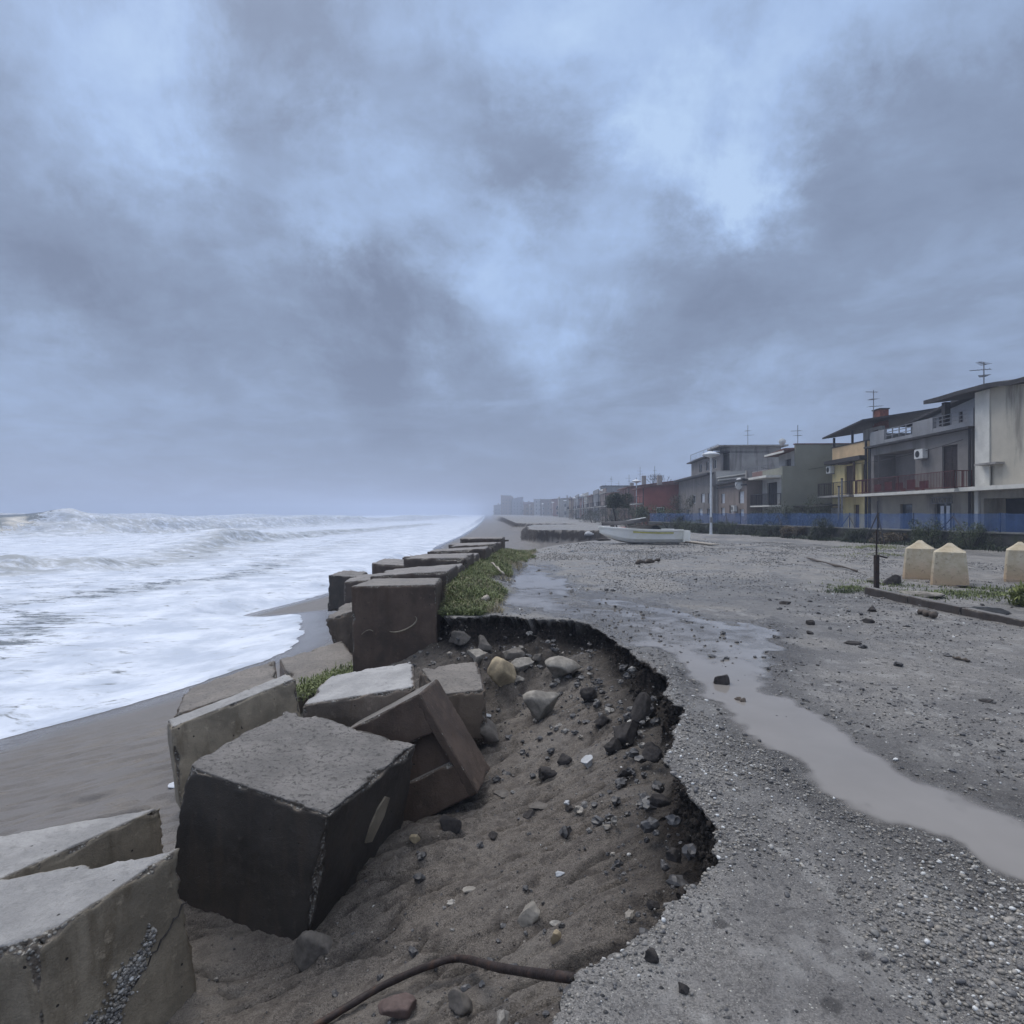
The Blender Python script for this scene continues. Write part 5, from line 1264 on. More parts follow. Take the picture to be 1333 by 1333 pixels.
# ------------------------------------------------------------------ red house and the ones after it
def plain_house(name, label, X, Y, L, D, hgt, mat, roofmat='tile', rise=.8, nw=3, fl=2, shut=None, slope='u', frame='metal_lt', b=.045, top=None):
    H = House(X - b * Y, b, Y, name, label, 'house')
    hs = []
    for k_ in range(fl):
        for i in range(nw):
            c = L * (i + .5) / nw; z0 = .9 + k_ * 2.9
            if z0 + 1.3 < hgt: hs.append((c - .5, c + .5, z0 + .1, z0 + 1.4))
    H.wall(0, L, 0, hgt, mat, hs)
    for i, h in enumerate(hs): H.window(h, 'window', 0, frame, shut if (i * 7 + int(X)) % 3 else None, bars=0)
    if slope == 'u':
        m = MB(); m.hexa([(-.002, -D, 0), (.25, -D, 0), (.25, -.285, 0), (-.002, -.285, 0), (-.002, -D, hgt + rise), (.25, -D, hgt + rise), (.25, -.285, hgt), (-.002, -.285, hgt)]); m.build('side_wall', M[mat], H.root)
        H.roof(-.3, L + .1, -D - .2, .45, hgt + rise + .2, hgt + rise + .2, roofmat, .16, zc=hgt + .1, zd=hgt + .1)
    else:
        H.box('side_wall', -.002, .25, -D, -.285, 0, hgt, mat); H.box('flat_roof', -.15, L + .1, -D - .1, .2, hgt + .002, hgt + .16, roofmat)
        H.box('parapet', -.1, L + .05, -.1, .1, hgt + .162, hgt + .9, mat)
    H.box('back_wall', .25, L, -D, -D + .2, 0, hgt, mat)
    if top:
        H.box('roof_room', L * .2, L * .7, -D * .8, -1.2, hgt, hgt + top, mat)
        H.box('roof_room_cap', L * .2 - .2, L * .7 + .2, -D * .8 - .2, -1.0, hgt + top + .002, hgt + top + .12, 'roof_dk')
    for q in range(int(D / 3)):
        for k_ in range(int((hgt - .6) / 2.9)):
            y_ = -1.6 - q * 2.9; z_ = 1.0 + 2.9 * k_; w_ = box_part('window', (-.05, -.004, y_ - .95, y_, z_, z_ + 1.35), M['metal_lt'], H.root); box_part('pane', (-.06, -.052, y_ - .88, y_ - .07, z_ + .07, z_ + 1.28), M['glass'], w_)
    H.railing(L * .1, L * .9, .05, .8, 2.9, .9, 'rail', .4); H.box('balcony_slab', L * .08, L * .92, .002, .85, 2.74, 2.898, 'pale_pl')
    H.box('downpipe', .3, .42, .003, .11, 0, hgt, 'rail'); H.box('chimney', L * .6, L * .6 + .6, -D * .5, -D * .5 + .6, hgt + rise * .4, hgt + rise + 1.2, 'brick' if int(Y) % 2 else 'raw')
    H.box('door', L * .5 - .5, L * .5 + .5, .004, .05, 0, 2.1, 'shut_br')
    return H
plain_house('red_house', 'brick red house with a sloping tiled roof behind the bushes', 17.2, 80.0, 8, 6.5, 4.9, 'red', 'tile', .7, 2)
plain_house('rose_house', 'faded rose house with white framed windows beyond the red house', 17.0, 88.8, 11, 7, 5.3, 'rose_pl', 'tile', .9, 4, shut='curtain')
plain_house('ochre_house', 'faded ochre house with a long tiled roof', 16.9, 100.5, 11, 8, 4.9, 'ochre_pl', 'tile', .8, 4, shut='shut_br')
plain_house('brown_house', 'brown grey house with a roof parapet above the wind bent tree', 17.2, 112.3, 12, 8, 5.3, 'brown_pl', 'raw', 0, 4, slope='f', shut='curtain')
plain_house('grey_flat_house', 'grey flat roofed house just left of the third street lamp', 17.6, 125, 12, 9, 5.6, 'grey_lt', 'raw', 0, 4, slope='f', top=1.6)
plain_house('tiled_grey_house', 'dark house with a tiled roof between two distant street lamps', 18.2, 138, 13, 9, 5.5, 'brown_pl', 'tile', .9, 4, shut='curtain')
plain_house('pale_terrace_house', 'pale terraced house in the mist, left of the white lamp arm', 18.8, 152, 14, 9, 5.9, 'pale_pl', 'raw', 0, 5, slope='f', fl=2)
plain_house('low_tiled_house', 'low tiled house in the mist', 19.4, 168, 14, 9, 5.6, 'rose_pl', 'tile', .9, 4)
plain_house('misty_grey_block', 'flat grey block in the mist left of the low tiled house', 20, 184, 18, 10, 6.4, 'grey_lt', 'raw', 0, 6, slope='f', fl=2)
plain_house('misty_ochre_block', 'faded ochre block in the mist', 20, 206, 18, 10, 6.4, 'ochre_pl', 'tile', .9, 6, fl=2)
plain_house('misty_pale_block', 'pale block with many windows in the mist', 18, 232, 22, 10, 7.0, 'pale_pl', 'raw', 0, 7, slope='f', fl=2)
plain_house('misty_tiled_block', 'broad tiled block deep in the mist', 20, 300, 30, 16, 8.4, 'rose_pl', 'tile', 1.2, 7, fl=3)
plain_house('misty_grey_tower', 'grey flat block deep in the mist', 18, 390, 36, 20, 10.2, 'brown_pl', 'raw', 0, 7, slope='f', fl=3)
plain_house('farthest_pale_block', 'farthest pale low block by the shore where the town fades out', 17, 480, 44, 18, 12.4, 'pale_pl', 'raw', 0, 8, slope='f', fl=4)
plain_house('farthest_brown_block', 'farthest and tallest brownish block where the town fades out', -10, 560, 50, 9, 17.6, 'ochre_pl', 'raw', 0, 8, slope='f', fl=6)
plain_house('misty_mid_block', 'grey block beside the farthest tall one, deep in the mist', 0, 540, 40, 9, 14.2, 'grey_lt', 'tile', 1.4, 8, fl=4)
plain_house('misty_low_block', 'lower rose block next in line, deep in the mist', 9.5, 520, 40, 8, 10.8, 'rose_pl', 'raw', 0, 8, slope='f', fl=3)
plain_house('misty_shore_house', 'small pale house nearest the shore in the mist', -17, 575, 20, 7, 8.6, 'pale_pl', 'tile', 1.2, 5, fl=2)
plain_house('misty_gable_house', 'small tiled house in the mist in front of the long pale block', 8.5, 430, 16, 7, 7.4, 'ochre_pl', 'tile', 1.6, 5, fl=2)
# cables strung along the fronts
for i, (p, q_, sag, lb) in enumerate([((24.2, 33.0, 5.55), (24.75, 47.8, 5.35), .35, 'thin black cable sagging across the grey and yellow house fronts'), ((24.75, 48.0, 5.3), (21.9, 54.0, 5.6), .3, 'thin black cable between the yellow house and the olive house'), ((21.3, 56.0, 4.3), (21.0, 70.0, 5.0), .5, 'thin black cable along the brown grey house front')]):
    m = MB(); P0, P1 = V3(p), V3(q_); m.tube([P0.lerp(P1, t_ / 14) - V3((0, 0, sag * 4 * (t_ / 14) * (1 - t_ / 14))) for t_ in range(15)], .018, 5); tag(m.build('cable', M['rail']), lb, 'cable')
for i, (X_, Y_, Z_, lb) in enumerate([(19.5, 84, 5.6, 'tv antenna on the red house roof'), (19.8, 95, 6.3, 'tv antenna on the rose house roof'), (20.2, 106, 5.8, 'tv antenna on the ochre house roof'), (20.5, 118, 5.4, 'tv antenna on the brown house roof'), (21, 130, 7.0, 'tv antenna on the flat grey house'), (22, 145, 6.3, 'tv antenna on the dark tiled house in the mist')]):
    antenna((X_, Y_, Z_), 2.4, lb, 2, i * .7)
# ================================================================== fence on its low wall
def netting_mat():
    m, n = new_mat('blue_windbreak_netting')
    t = n.node('ShaderNodeTexCoord').outputs['Object']
    c = n.mix(n.noise(t, 1.4, 5, .6), (.035, .09, .24), (.07, .15, .34))
    p = n.node('ShaderNodeBsdfPrincipled', i_Base_Color=c, i_Roughness=.7)
    tr = n.node('ShaderNodeBsdfTransparent', i_Color=(.80, .88, 1.0, 1))
    f = n.rng(n.noise(t, 2.3, 4, .6), .35, .65, .42, .60)
    mx = n.node('ShaderNodeMixShader', i_0=f); n.l.new(p.outputs[0], mx.inputs[1]); n.l.new(tr.outputs[0], mx.inputs[2])
    n.l.new(mx.outputs[0], n.node('ShaderNodeOutputMaterial').inputs[0])
    return m
M['net'] = netting_mat()
M['lowwall'] = simple('mossy_low_wall', (.075, .072, .066), .9, .3, 2, .5, stain=(.035, .045, .02), st_amt=.7, fine=20)
M['coping'] = simple('wall_coping', (.22, .215, .20), .85, .25, 4, .4)
FL = [(24.2, 14.0), (23.2, 20.0), (21.45, 27.0), (20.0, 33.5), (18.75, 40.0), (17.3, 46.5), (15.9, 52.0), (14.7, 57.0), (13.9, 62.0)]
wr = empty('low_wall', (FL[2][0], FL[2][1], 0)); tag(wr, 'dark low wall with a pale coping under the blue netting', 'wall')
fr = empty('netting_fence', (FL[2][0], FL[2][1], 0)); tag(fr, 'blue windbreak netting on thin posts along the low wall', 'fence')
org = V3((FL[2][0], FL[2][1], 0))
mw, mc = MB(), MB()
for (x0, y0), (x1, y1) in zip(FL[:-1], FL[1:]):
    a_, b_ = V3((x0, y0, 0)) - org, V3((x1, y1, 0)) - org
    mw.bar(a_ + V3((0, 0, .22)), b_ + V3((0, 0, .22)), .24, .96); mc.bar(a_ + V3((0, 0, .735)), b_ + V3((0, 0, .735)), .32, .07)
mw.build('wall_body', M['lowwall'], wr); mc.build('coping', M['coping'], wr)
fp = []
for (x0, y0), (x1, y1) in zip(FL[:-1], FL[1:]):
    L_ = math.hypot(x1 - x0, y1 - y0); n_ = max(1, round(L_ / 2.2))
    for q in range(n_): fp.append(V3((x0 + (x1 - x0) * q / n_, y0 + (y1 - y0) * q / n_, 0)))
fp.append(V3((*FL[-1], 0)))
rf = random.Random(3)
for i, p in enumerate(fp):
    m = MB(); q = p - org
    m.tube([q + V3((0, 0, .77)), q + V3((0, 0, 1.62))], .028, 6)
    if i % 3 == 1:
        m.tube([q + V3((-.03, .0, 1.45)), q + V3((-.1, .75, .78))], .024, 5); m.tube([q + V3((-.03, .0, 1.45)), q + V3((-.1, -.75, .78))], .024, 5)
    m.build('fence_post', M['rail'], fr)
    if i + 1 < len(fp):
        a_, b_ = q, fp[i + 1] - org; m = MB(); vs = []; K = 10
        nrm = (b_ - a_).cross(V3((0, 0, 1))).normalized()
        for k_ in range(K + 1):
            c_ = a_.lerp(b_, k_ / K); sag = .03 * math.sin(math.pi * k_ / K) + .012 * rf.uniform(-1, 1)
            off = nrm * (-.05 + .035 * math.sin(k_ * 1.9 + i))
            vs += [c_ + off + V3((0, 0, .78)), c_ + off * .6 + V3((0, 0, 1.60 - sag))]
        m.add(vs, [(2 * k_, 2 * k_ + 2, 2 * k_ + 3, 2 * k_ + 1) for k_ in range(K)]); m.build('netting', M['net'], fr, smooth=True)
# tall iron tripod standing in the yard behind the netting, as seen in front of the grey house
for (px, Y, hh, lb) in ((1142, 30.5, 2.2, 'dark iron tripod behind the netting in front of the grey house'),):
    p = PX(px, 668, Y); t = empty('iron_tripod', (p.x, p.y, 0)); tag(t, lb, 'tripod')
    m = MB()
    m.tube([(0, 0, 0), (0, 0, hh)], .03, 6); m.build('mast', M['rail'], t)
    for a_ in (0, 2.1, 4.2):
        m = MB(); m.tube([(0, 0, hh * .72), (.6 * math.cos(a_ + .5), .6 * math.sin(a_ + .5), 0)], .025, 6); m.build('leg', M['rail'], t)
# ================================================================== plants
def leaf_mat(name, lo, hi):
    m, n = new_mat(name)
    t = n.node('ShaderNodeTexCoord').outputs['Object']
    c = n.mix(n.rng(n.noise(t, 3.0, 3, .6), .35, .65), lo, hi)
    c = n.mix(n.math('MULTIPLY', n.attr('tint'), .6), c, tuple(min(1, k * 1.9 + .01) for k in hi))
    p = finish(n, c, .65); return m
M['leaf_dk'] = leaf_mat('dark_green_leaves', (.014, .020, .012), (.035, .048, .020))
M['leaf_md'] = leaf_mat('mid_green_leaves', (.025, .038, .014), (.060, .080, .028))
M['leaf_yl'] = leaf_mat('yellow_green_leaves', (.07, .09, .02), (.17, .19, .05))
M['leaf_rd'] = leaf_mat('reddish_reeds', (.05, .035, .02), (.11, .08, .04))
M['leaf_grass'] = leaf_mat('matted_grass', (.050, .068, .018), (.125, .150, .042))
M['bark'] = simple('dark_bark', (.030, .024, .020), .9, .3, 12, .6)
def leaves_mesh(name, n_, dims, size, mat, seed=0, shape='bush', up=.3):
    r = np.random.default_rng(seed)
    if shape == 'bush':
        nc = 16
        cc = r.uniform(-1, 1, (nc, 3)) * np.array([.75, .75, .5]) + np.array([0, 0, .5]); cr_ = r.uniform(.22, .46, nc)
        ci = r.integers(0, nc, n_); dv = r.normal(size=(n_, 3)); dv /= np.linalg.norm(dv, axis=1)[:, None]
        P = cc[ci] + dv * (cr_[ci] * r.uniform(.35, 1.05, n_) ** .6)[:, None]
        P[:, 2] = np.abs(P[:, 2])
    elif shape == 'tuft':
        P = r.normal(size=(n_, 3)) * np.array([.4, .4, 0]); P[:, 2] = r.uniform(0, 1, n_) ** 1.2 * (1 - .5 * np.hypot(P[:, 0], P[:, 1]))
    P = P * np.array(dims) / np.array([2, 2, 1])
    a = r.uniform(0, 6.283, n_); el = r.uniform(-.5, 1.2, n_) + up
    L_ = size * r.uniform(.6, 1.5, n_); W_ = L_ * .38
    d_ = np.stack([np.cos(a) * np.cos(el), np.sin(a) * np.cos(el), np.sin(el)], -1)
    s_2 = np.stack([-np.sin(a), np.cos(a), r.uniform(-.6, .6, n_)], -1)
    s_2 /= np.linalg.norm(s_2, axis=1)[:, None]
    v0 = P; v1 = P + d_ * (L_ * .5)[:, None] + s_2 * (W_ * .5)[:, None]; v2 = P + d_ * L_[:, None]; v3 = P + d_ * (L_ * .5)[:, None] - s_2 * (W_ * .5)[:, None]
    Vv = np.stack([v0, v1, v2, v3], 1).reshape(-1, 3)
    Ff = np.arange(n_ * 4).reshape(-1, 4)
    tint = np.repeat(r.uniform(0, 1, n_) ** 3, 4)
    return mesh_np(name, Vv, Ff, mat, False, dict(tint=tint))
def plant(name, label, cat, loc, dims, n_, size, mat, seed, shape='bush', group=None, stems=5):
    t = empty(name, loc); tag(t, label, cat, group)
    f_ = leaves_mesh('foliage', n_, dims, size, M[mat], seed, shape); f_.parent = t
    r = random.Random(seed); m = MB()
    for q in range(stems):
        a = r.uniform(0, 6.28); rr = r.uniform(.15, .42); top_ = V3((math.cos(a) * rr * dims[0], math.sin(a) * rr * dims[1], dims[2] * r.uniform(.5, .95)))
        m.tube([(top_.x * .2, top_.y * .2, -.05), (top_.x * .6, top_.y * .5, top_.z * .5), top_], [.03, .022, .01], 5)
    m.build('stems', M['bark'], t)
    return t
GP = 'bushes and weeds along the low wall'
def wallpt(Y, out):
    xs = [p[0] for p in FL]; ys_ = [p[1] for p in FL]
    return float(np.interp(Y, ys_, xs)) - out
pls = [(20.5, .7, (2.4, 1.2, 1.5), 'leaf_dk', 'dark bush at the foot of the wall at the right edge'),
       (22.6, .8, (1.6, 1.0, 1.7), 'leaf_dk', 'spiky dark bush in front of the garage opening'),
       (24.6, .7, (2.2, .9, .55), 'leaf_rd', 'low reddish weeds behind the right hand pyramids'),
       (27.4, .9, (2.3, 1.2, 1.05), 'leaf_md', 'mid green bush behind the left hand pyramid'),
       (29.6, .8, (2.4, 1.2, 1.1), 'leaf_md', 'fuller green bush behind the rusty post'),
       (31.8, .7, (2.0, .9, .55), 'leaf_rd', 'low brown weeds between two bushes under the grey house'),
       (34.2, .8, (1.9, .9, .6), 'leaf_dk', 'low dark bush under the yellow house'),
       (36.8, .8, (1.6, .9, 1.1), 'leaf_dk', 'upright dark weeds under the yellow house'),
       (39.2, .8, (2.0, .9, .6), 'leaf_rd', 'low tangled weeds right of the olive house corner'),
       (41.4, .8, (1.8, .9, .8), 'leaf_dk', 'dark weeds under the lean-to'),
       (43.8, .9, (2.2, 1.0, .6), 'leaf_dk', 'low dark bush under the olive wall'),
       (46.6, .9, (2.2, 1.0, .8), 'leaf_md', 'green bush right of the nearest street lamp'),
       (49.4, .9, (2.2, 1.0, .7), 'leaf_dk', 'dark bush just behind the nearest street lamp'),
       (52.0, .9, (2.4, 1.2, .9), 'leaf_md', 'green bush left of the nearest street lamp'),
       (55.0, .9, (2.6, 1.3, 1.2), 'leaf_dk', 'dark bush at the left end of the blue netting')]
for i, (Y, out, dm, mt, lb) in enumerate(pls):
    x_ = wallpt(Y, out); plant('wall_bush', lb, 'bush', (x_, Y, gz(x_, Y) - .05), dm, int(3200 + 2600 * dm[2]), .07 if mt != 'leaf_rd' else .09, mt, 200 + i, group=GP, stems=7)
    # small weeds between
wn = 9000
yy_ = RNG.uniform(18, 60, wn); xx_ = np.interp(yy_, [p[1] for p in FL], [p[0] for p in FL]) - .25 - np.abs(RNG.normal(0, .55, wn)) * (1 + .5 * fbm(yy_ * .5, yy_ * 0, 3, 3))
def blades(name, x, y, z, ln, mat, kind='stuff', lean=.7, wd_=.012):
    n_ = len(x); a = RNG.uniform(0, 6.283, n_); l1 = RNG.uniform(.3, 1, n_) * lean
    dx, dy = np.cos(a), np.sin(a); w0 = wd_ * RNG.uniform(.6, 1.4, n_)
    P0 = np.stack([x, y, z - .01], -1); D = np.stack([dx, dy, 0 * dx], -1); Sd = np.stack([-dy, dx, 0 * dx], -1); Up = np.array([0, 0, 1.0])
    m1 = P0 + D * (ln * .35 * l1)[:, None] + Up * (ln * .55 * (1.05 - l1 * .6))[:, None]
    m2 = P0 + D * (ln * .95 * l1)[:, None] + Up * (ln * .80 * (1.1 - l1))[:, None]
    V_ = np.stack([P0 - Sd * w0[:, None], P0 + Sd * w0[:, None], m1 + Sd * (w0 * .8)[:, None], m1 - Sd * (w0 * .8)[:, None], m2], 1).reshape(-1, 3)
    b = np.arange(n_) * 5
    F_ = np.concatenate([np.stack([b, b + 1, b + 2], -1), np.stack([b, b + 2, b + 3], -1), np.stack([b + 3, b + 2, b + 4], -1)])
    o = mesh_np(name, V_, F_, mat, False, dict(tint=np.repeat(RNG.uniform(0, 1, n_) ** 2.5, 5))); o['kind'] = kind
    return o
q = gsample(xx_, yy_); blades('wall_weeds', xx_, yy_, q(ZZ), RNG.uniform(.12, .42, wn), M['leaf_dk'], wd_=.022)
# matted grass against the block row
n_ = 60000
yy_ = 9.5 + 16.5 * RNG.uniform(0, 1, n_) ** 1.25; xr_ = np.interp(yy_, [9.4, 12, 16, 20, 23, 27], [-1.1, -1.12, -.85, -.45, -.2, .4])
wid = np.interp(yy_, [9.5, 11, 14, 17, 22, 26], [.5, .85, .75, .75, .9, .6])
tt = RNG.uniform(0, 1, n_); xx_ = xr_ + tt * wid * (1 + .45 * fbm(yy_ * .9, yy_ * 0, 5, 3))
q = gsample(xx_, yy_); cov = fbm(xx_ * 2.2, yy_ * 2.2, 8, 3)
kp = (q(KK) > .6) & (q(ZZ) > WLEVEL + .01) & (RNG.uniform(0, 1, n_) < 1.15 - tt * .7 + cov)
blades('row_grass', xx_[kp], yy_[kp], q(ZZ)[kp], RNG.uniform(.07, .26, kp.sum()), M['leaf_grass'], lean=.95, wd_=.007)
# dead straw among it
n_ = 6000
yy_ = 9.7 + 15.5 * RNG.uniform(0, 1, n_) ** 1.2; xr_ = np.interp(yy_, [9.4, 12, 16, 20, 23, 27], [-1.1, -1.12, -.85, -.45, -.2, .4])
xx_ = xr_ + RNG.uniform(0, .95, n_); q = gsample(xx_, yy_); kp = (q(KK) > .6) & (q(ZZ) > WLEVEL + .01) & (fbm(xx_ * 1.6, yy_ * 1.6, 71, 3) > .02)
M['straw'] = leaf_mat('dead_straw', (.13, .11, .06), (.26, .22, .13))
blades('row_straw', xx_[kp], yy_[kp], q(ZZ)[kp], RNG.uniform(.10, .34, kp.sum()), M['straw'], lean=1.05, wd_=.005)
# tufts round the kerb and pyramids and the wall patches
def patch(name, cx, cy, rx, ry, n_, mat, ln=(.05, .15), w_=.008):
    x = cx + RNG.normal(0, rx, n_); y = cy + RNG.normal(0, ry, n_); q = gsample(x, y)
    k = fbm(x * 2.5, y * 2.5, 2, 3) > -.15
    o = blades(name, x[k], y[k], q(ZZ)[k], RNG.uniform(*ln, k.sum()), mat, lean=.9, wd_=w_)
    return o
for (px, py, rx, ry, n_, mt) in ((1135, 712, .9, .9, 2200, 'leaf_yl'), (1150, 722, .8, .5, 900, 'leaf_yl'), (1110, 766, .25, .35, 700, 'leaf_grass'), (1160, 760, .5, .5, 700, 'leaf_grass'), (1250, 775, .7, .35, 1600, 'leaf_grass'), (1310, 770, .5, .4, 1200, 'leaf_grass'), (1100, 772, .2, .2, 350, 'leaf_md')):
    g = ground(px, py); patch('grass_patch', g.x, g.y, rx, ry, n_, M[mt])
# weed edge of the sandy slab
g = V3((-2.75, 9.2, -.92)); x = g.x + RNG.normal(0, .16, 2500); y = g.y + RNG.normal(0, .5, 2500)
x = x + (y - g.y) * .35
blades('slab_weed', x, y, np.full(2500, -.93) + RNG.uniform(-.03, .08, 2500), RNG.uniform(.06, .16, 2500), M['leaf_grass'], lean=1.1, wd_=.008)
# dark tall shrubs behind the fence between the houses
for i, (px, Y, dm, lb) in enumerate([(1040, 41.5, (2.6, 2.0, 1.9), 'tall dark shrub behind the netting, left of the lean-to'), (1062, 43.5, (3.2, 2.2, 2.3), 'tall dark shrub behind the netting in front of the lean-to'),
                                     (1018, 44.5, (2.6, 2.0, 1.6), 'dark shrub under the lower balcony of the olive house'), (985, 50, (2.4, 2, 1.5), 'dark shrub beside the far end of the olive house')]):
    p = PX(px, 668, Y); plant('yard_shrub', lb, 'shrub', (p.x, Y, 0), dm, 6500, .08, 'leaf_dk', 240 + i, group='shrubs in the yards behind the fence', stems=9)
for i, (px, Y, dm, mt, lb) in enumerate([(865, 62, (3.4, 2.4, 2.0), 'leaf_md', 'broad green hedge bush left of the blue netting'), (843, 64, (3.4, 2.4, 1.9), 'leaf_md', 'green hedge bush behind the stern of the boat'), (888, 66, (3.0, 2.0, 2.9), 'leaf_dk', 'taller grey green shrub in front of the red house'),
                                         (822, 72, (4, 2.5, 2.0), 'leaf_dk', 'dark hedge bush behind the boat'), (800, 84, (4.4, 2.5, 1.9), 'leaf_dk', 'dark hedge bush left of the wind bent tree'), (772, 104, (5, 3, 2.0), 'leaf_dk', 'dark bush near the third street lamp'), (752, 150, (6, 3, 2.4), 'leaf_dk', 'misty dark bush by the far lamps')]):
    p = PX(px, 668, Y); plant('hedge_bush', lb, 'bush', (p.x, Y, 0), dm, 4800, .12, mt, 260 + i, group='bushes beyond the boat', stems=9)
# wind bent tree
g = V3((PX(801, 668, 57).x, 57.0, 0))
t = empty('wind_bent_tree', (g.x, g.y, gz(g.x, g.y) - .05)); tag(t, 'small dark flat topped tree with a leaning trunk behind the boat', 'tree')
m = MB(); m.tube([(.15, 0, 0), (.05, 0, .6), (-.05, 0, 1.3), (-.18, 0, 1.9), (-.35, 0, 2.5)], [.085, .075, .07, .06, .04], 8)
for a_, b_ in (((-.35, 0, 2.45), (.5, .1, 2.9)), ((-.2, 0, 2.0), (.9, -.1, 2.7)), ((-.35, 0, 2.5), (-.7, .1, 2.8)), ((.3, .05, 2.75), (1.2, .2, 3.0)), ((-.3, 0, 2.4), (.1, -.6, 2.8)), ((-.3, 0, 2.4), (.2, .6, 2.8))): m.tube([a_, b_], [.035, .012], 5)
m.build('trunk', M['bark'], t, smooth=True)
cr_ = leaves_mesh('crown', 12000, (2.6, 2.1, 1.2), .11, M['leaf_dk'], 301, 'bush'); cr_.parent = t; cr_.location = (.25, 0, 2.15)
# bare tree behind the red house
g = V3((PX(851, 668, 92).x, 92.0, 0)); t = empty('bare_tree', (g.x, g.y, 0)); tag(t, 'leafless tree rising over the tiled roofs beside the red house', 'tree')
r_ = random.Random(5); m = MB()
def limb(p, d_, L_, rad, k_):
    e = p + d_ * L_; m.tube([p, e], [rad, rad * .62], 5, caps=False)
    if k_ == 0: return
    for _ in range(3): limb(e, (d_ + V3((r_.uniform(-.7, .7), r_.uniform(-.7, .7), r_.uniform(-.1, .5)))).normalized(), L_ * .66, rad * .58, k_ - 1)
limb(V3((0, 0, 0)), V3((0, 0, 1)), 2.9, .12, 5); m.build('trunk_and_branches', M['bark'], t)
# ================================================================== street lamps
def lamp(px, Y, h, label, first=None, arm=False):
    p = PX(px, 668, Y)
    if first is None:
        t = empty('street_lamp', (p.x, p.y, 0)); m = MB(); m.tube([(0, 0, 0), (0, 0, 1.0), (0, 0, h)], [.11, .085, .065], 12); m.build('pole', M['metal_lt'], t)
        m = MB(); m.tube([(0, 0, -.02), (0, 0, .04)], .19, 12); m.build('base_flange', M['metal_lt'], t)
        m = MB(); k = 20; prof_ = [(.10, h - .06), (.16, h), (.60, h + .14), (.66, h + .20), (.62, h + .26), (.25, h + .40), (.0, h + .46)]
        vs = []; fs = []
        for rr, zz in prof_:
            for j in range(k): vs.append((rr * math.cos(6.2832 * j / k), rr * math.sin(6.2832 * j / k), zz))
        for i in range(len(prof_) - 1):
            for j in range(k): fs.append((i * k + j, i * k + (j + 1) % k, (i + 1) * k + (j + 1) % k, (i + 1) * k + j))
        m.add(vs, fs); hd = m.build('lamp_head', M['metal_lt'], t, smooth=True)
        m = MB(); m.tube([(0, 0, h + .44), (0, 0, h + .72)], .035, 6); m.build('finial', M['rail_gr'], t)
        m = MB(); m.tube([(0, 0, h - .5), (0, 0, h + .0)], .075, 12); m.build('lamp_globe', M['plastic_w'], t)
        m = MB(); m.box(-.10, .10, -.13, -.08, .9, 1.3); m.build('inspection_door', M['rail_gr'], t)
    else:
        t = first.copy(); C.objects.link(t); t.location = (p.x, p.y, 0)
        for ch in first.children:
            c = ch.copy(); C.objects.link(c); c.parent = t
    tag(t, label, 'street lamp', 'white street lamps along the front')
    return t
L0 = lamp(925, 45.7, 5.75, 'nearest and tallest white street lamp, standing right of the boat')
for px, Y, lb in ((828, 84, 'second white street lamp, rising directly behind the boat'), (785, 118, 'third street lamp, left of the wind bent tree'), (757.5, 152, 'fourth street lamp, right of the far T-shaped one'), (735, 215, 'faint far street lamp, fifth along the front'),
                  (719, 250, 'faint far street lamp, sixth along the front'), (747, 180, 'far street lamp just left of the T-shaped one'), (706, 290, 'faint street lamp in the mist, seventh along the front'), (689, 330, 'faintest street lamp, last in the mist')):
    lamp(px, Y, 5.75, lb, L0)
p = PX(762, 668, 160); t = empty('street_lamp', (p.x + 1.2, p.y, 0)); tag(t, 'far white street lamp with a long horizontal arm', 'street lamp', 'white street lamps along the front')
m = MB(); m.tube([(0, 0, 0), (0, 0, 6.6)], [.13, .09], 8); m.build('pole', M['metal_lt'], t); m = MB(); m.box(-1.6, 2.8, -.2, .2, 4.6, 4.8); m.build('arm', M['metal_lt'], t)
# twin poles in front of the yellow house
for px, lb in ((1091.5, 'left pole of the thin grey pair in front of the yellow house'), (1095.5, 'right pole of the thin grey pair in front of the yellow house')):
    p = PX(px, 668, 36.5); t = empty('utility_pole', (p.x, p.y, 0)); tag(t, lb, 'pole', 'twin thin poles')
    m = MB(); m.tube([(0, 0, 0), (0, 0, 3.15 if px < 1093 else 3.6)], .055, 8); m.build('shaft', M['rail_gr'], t); m = MB(); m.tube([(0, 0, 3.15 if px < 1093 else 3.6), (0, 0, 3.22 if px < 1093 else 3.67)], .075, 8); m.build('cap', M['rail'], t)
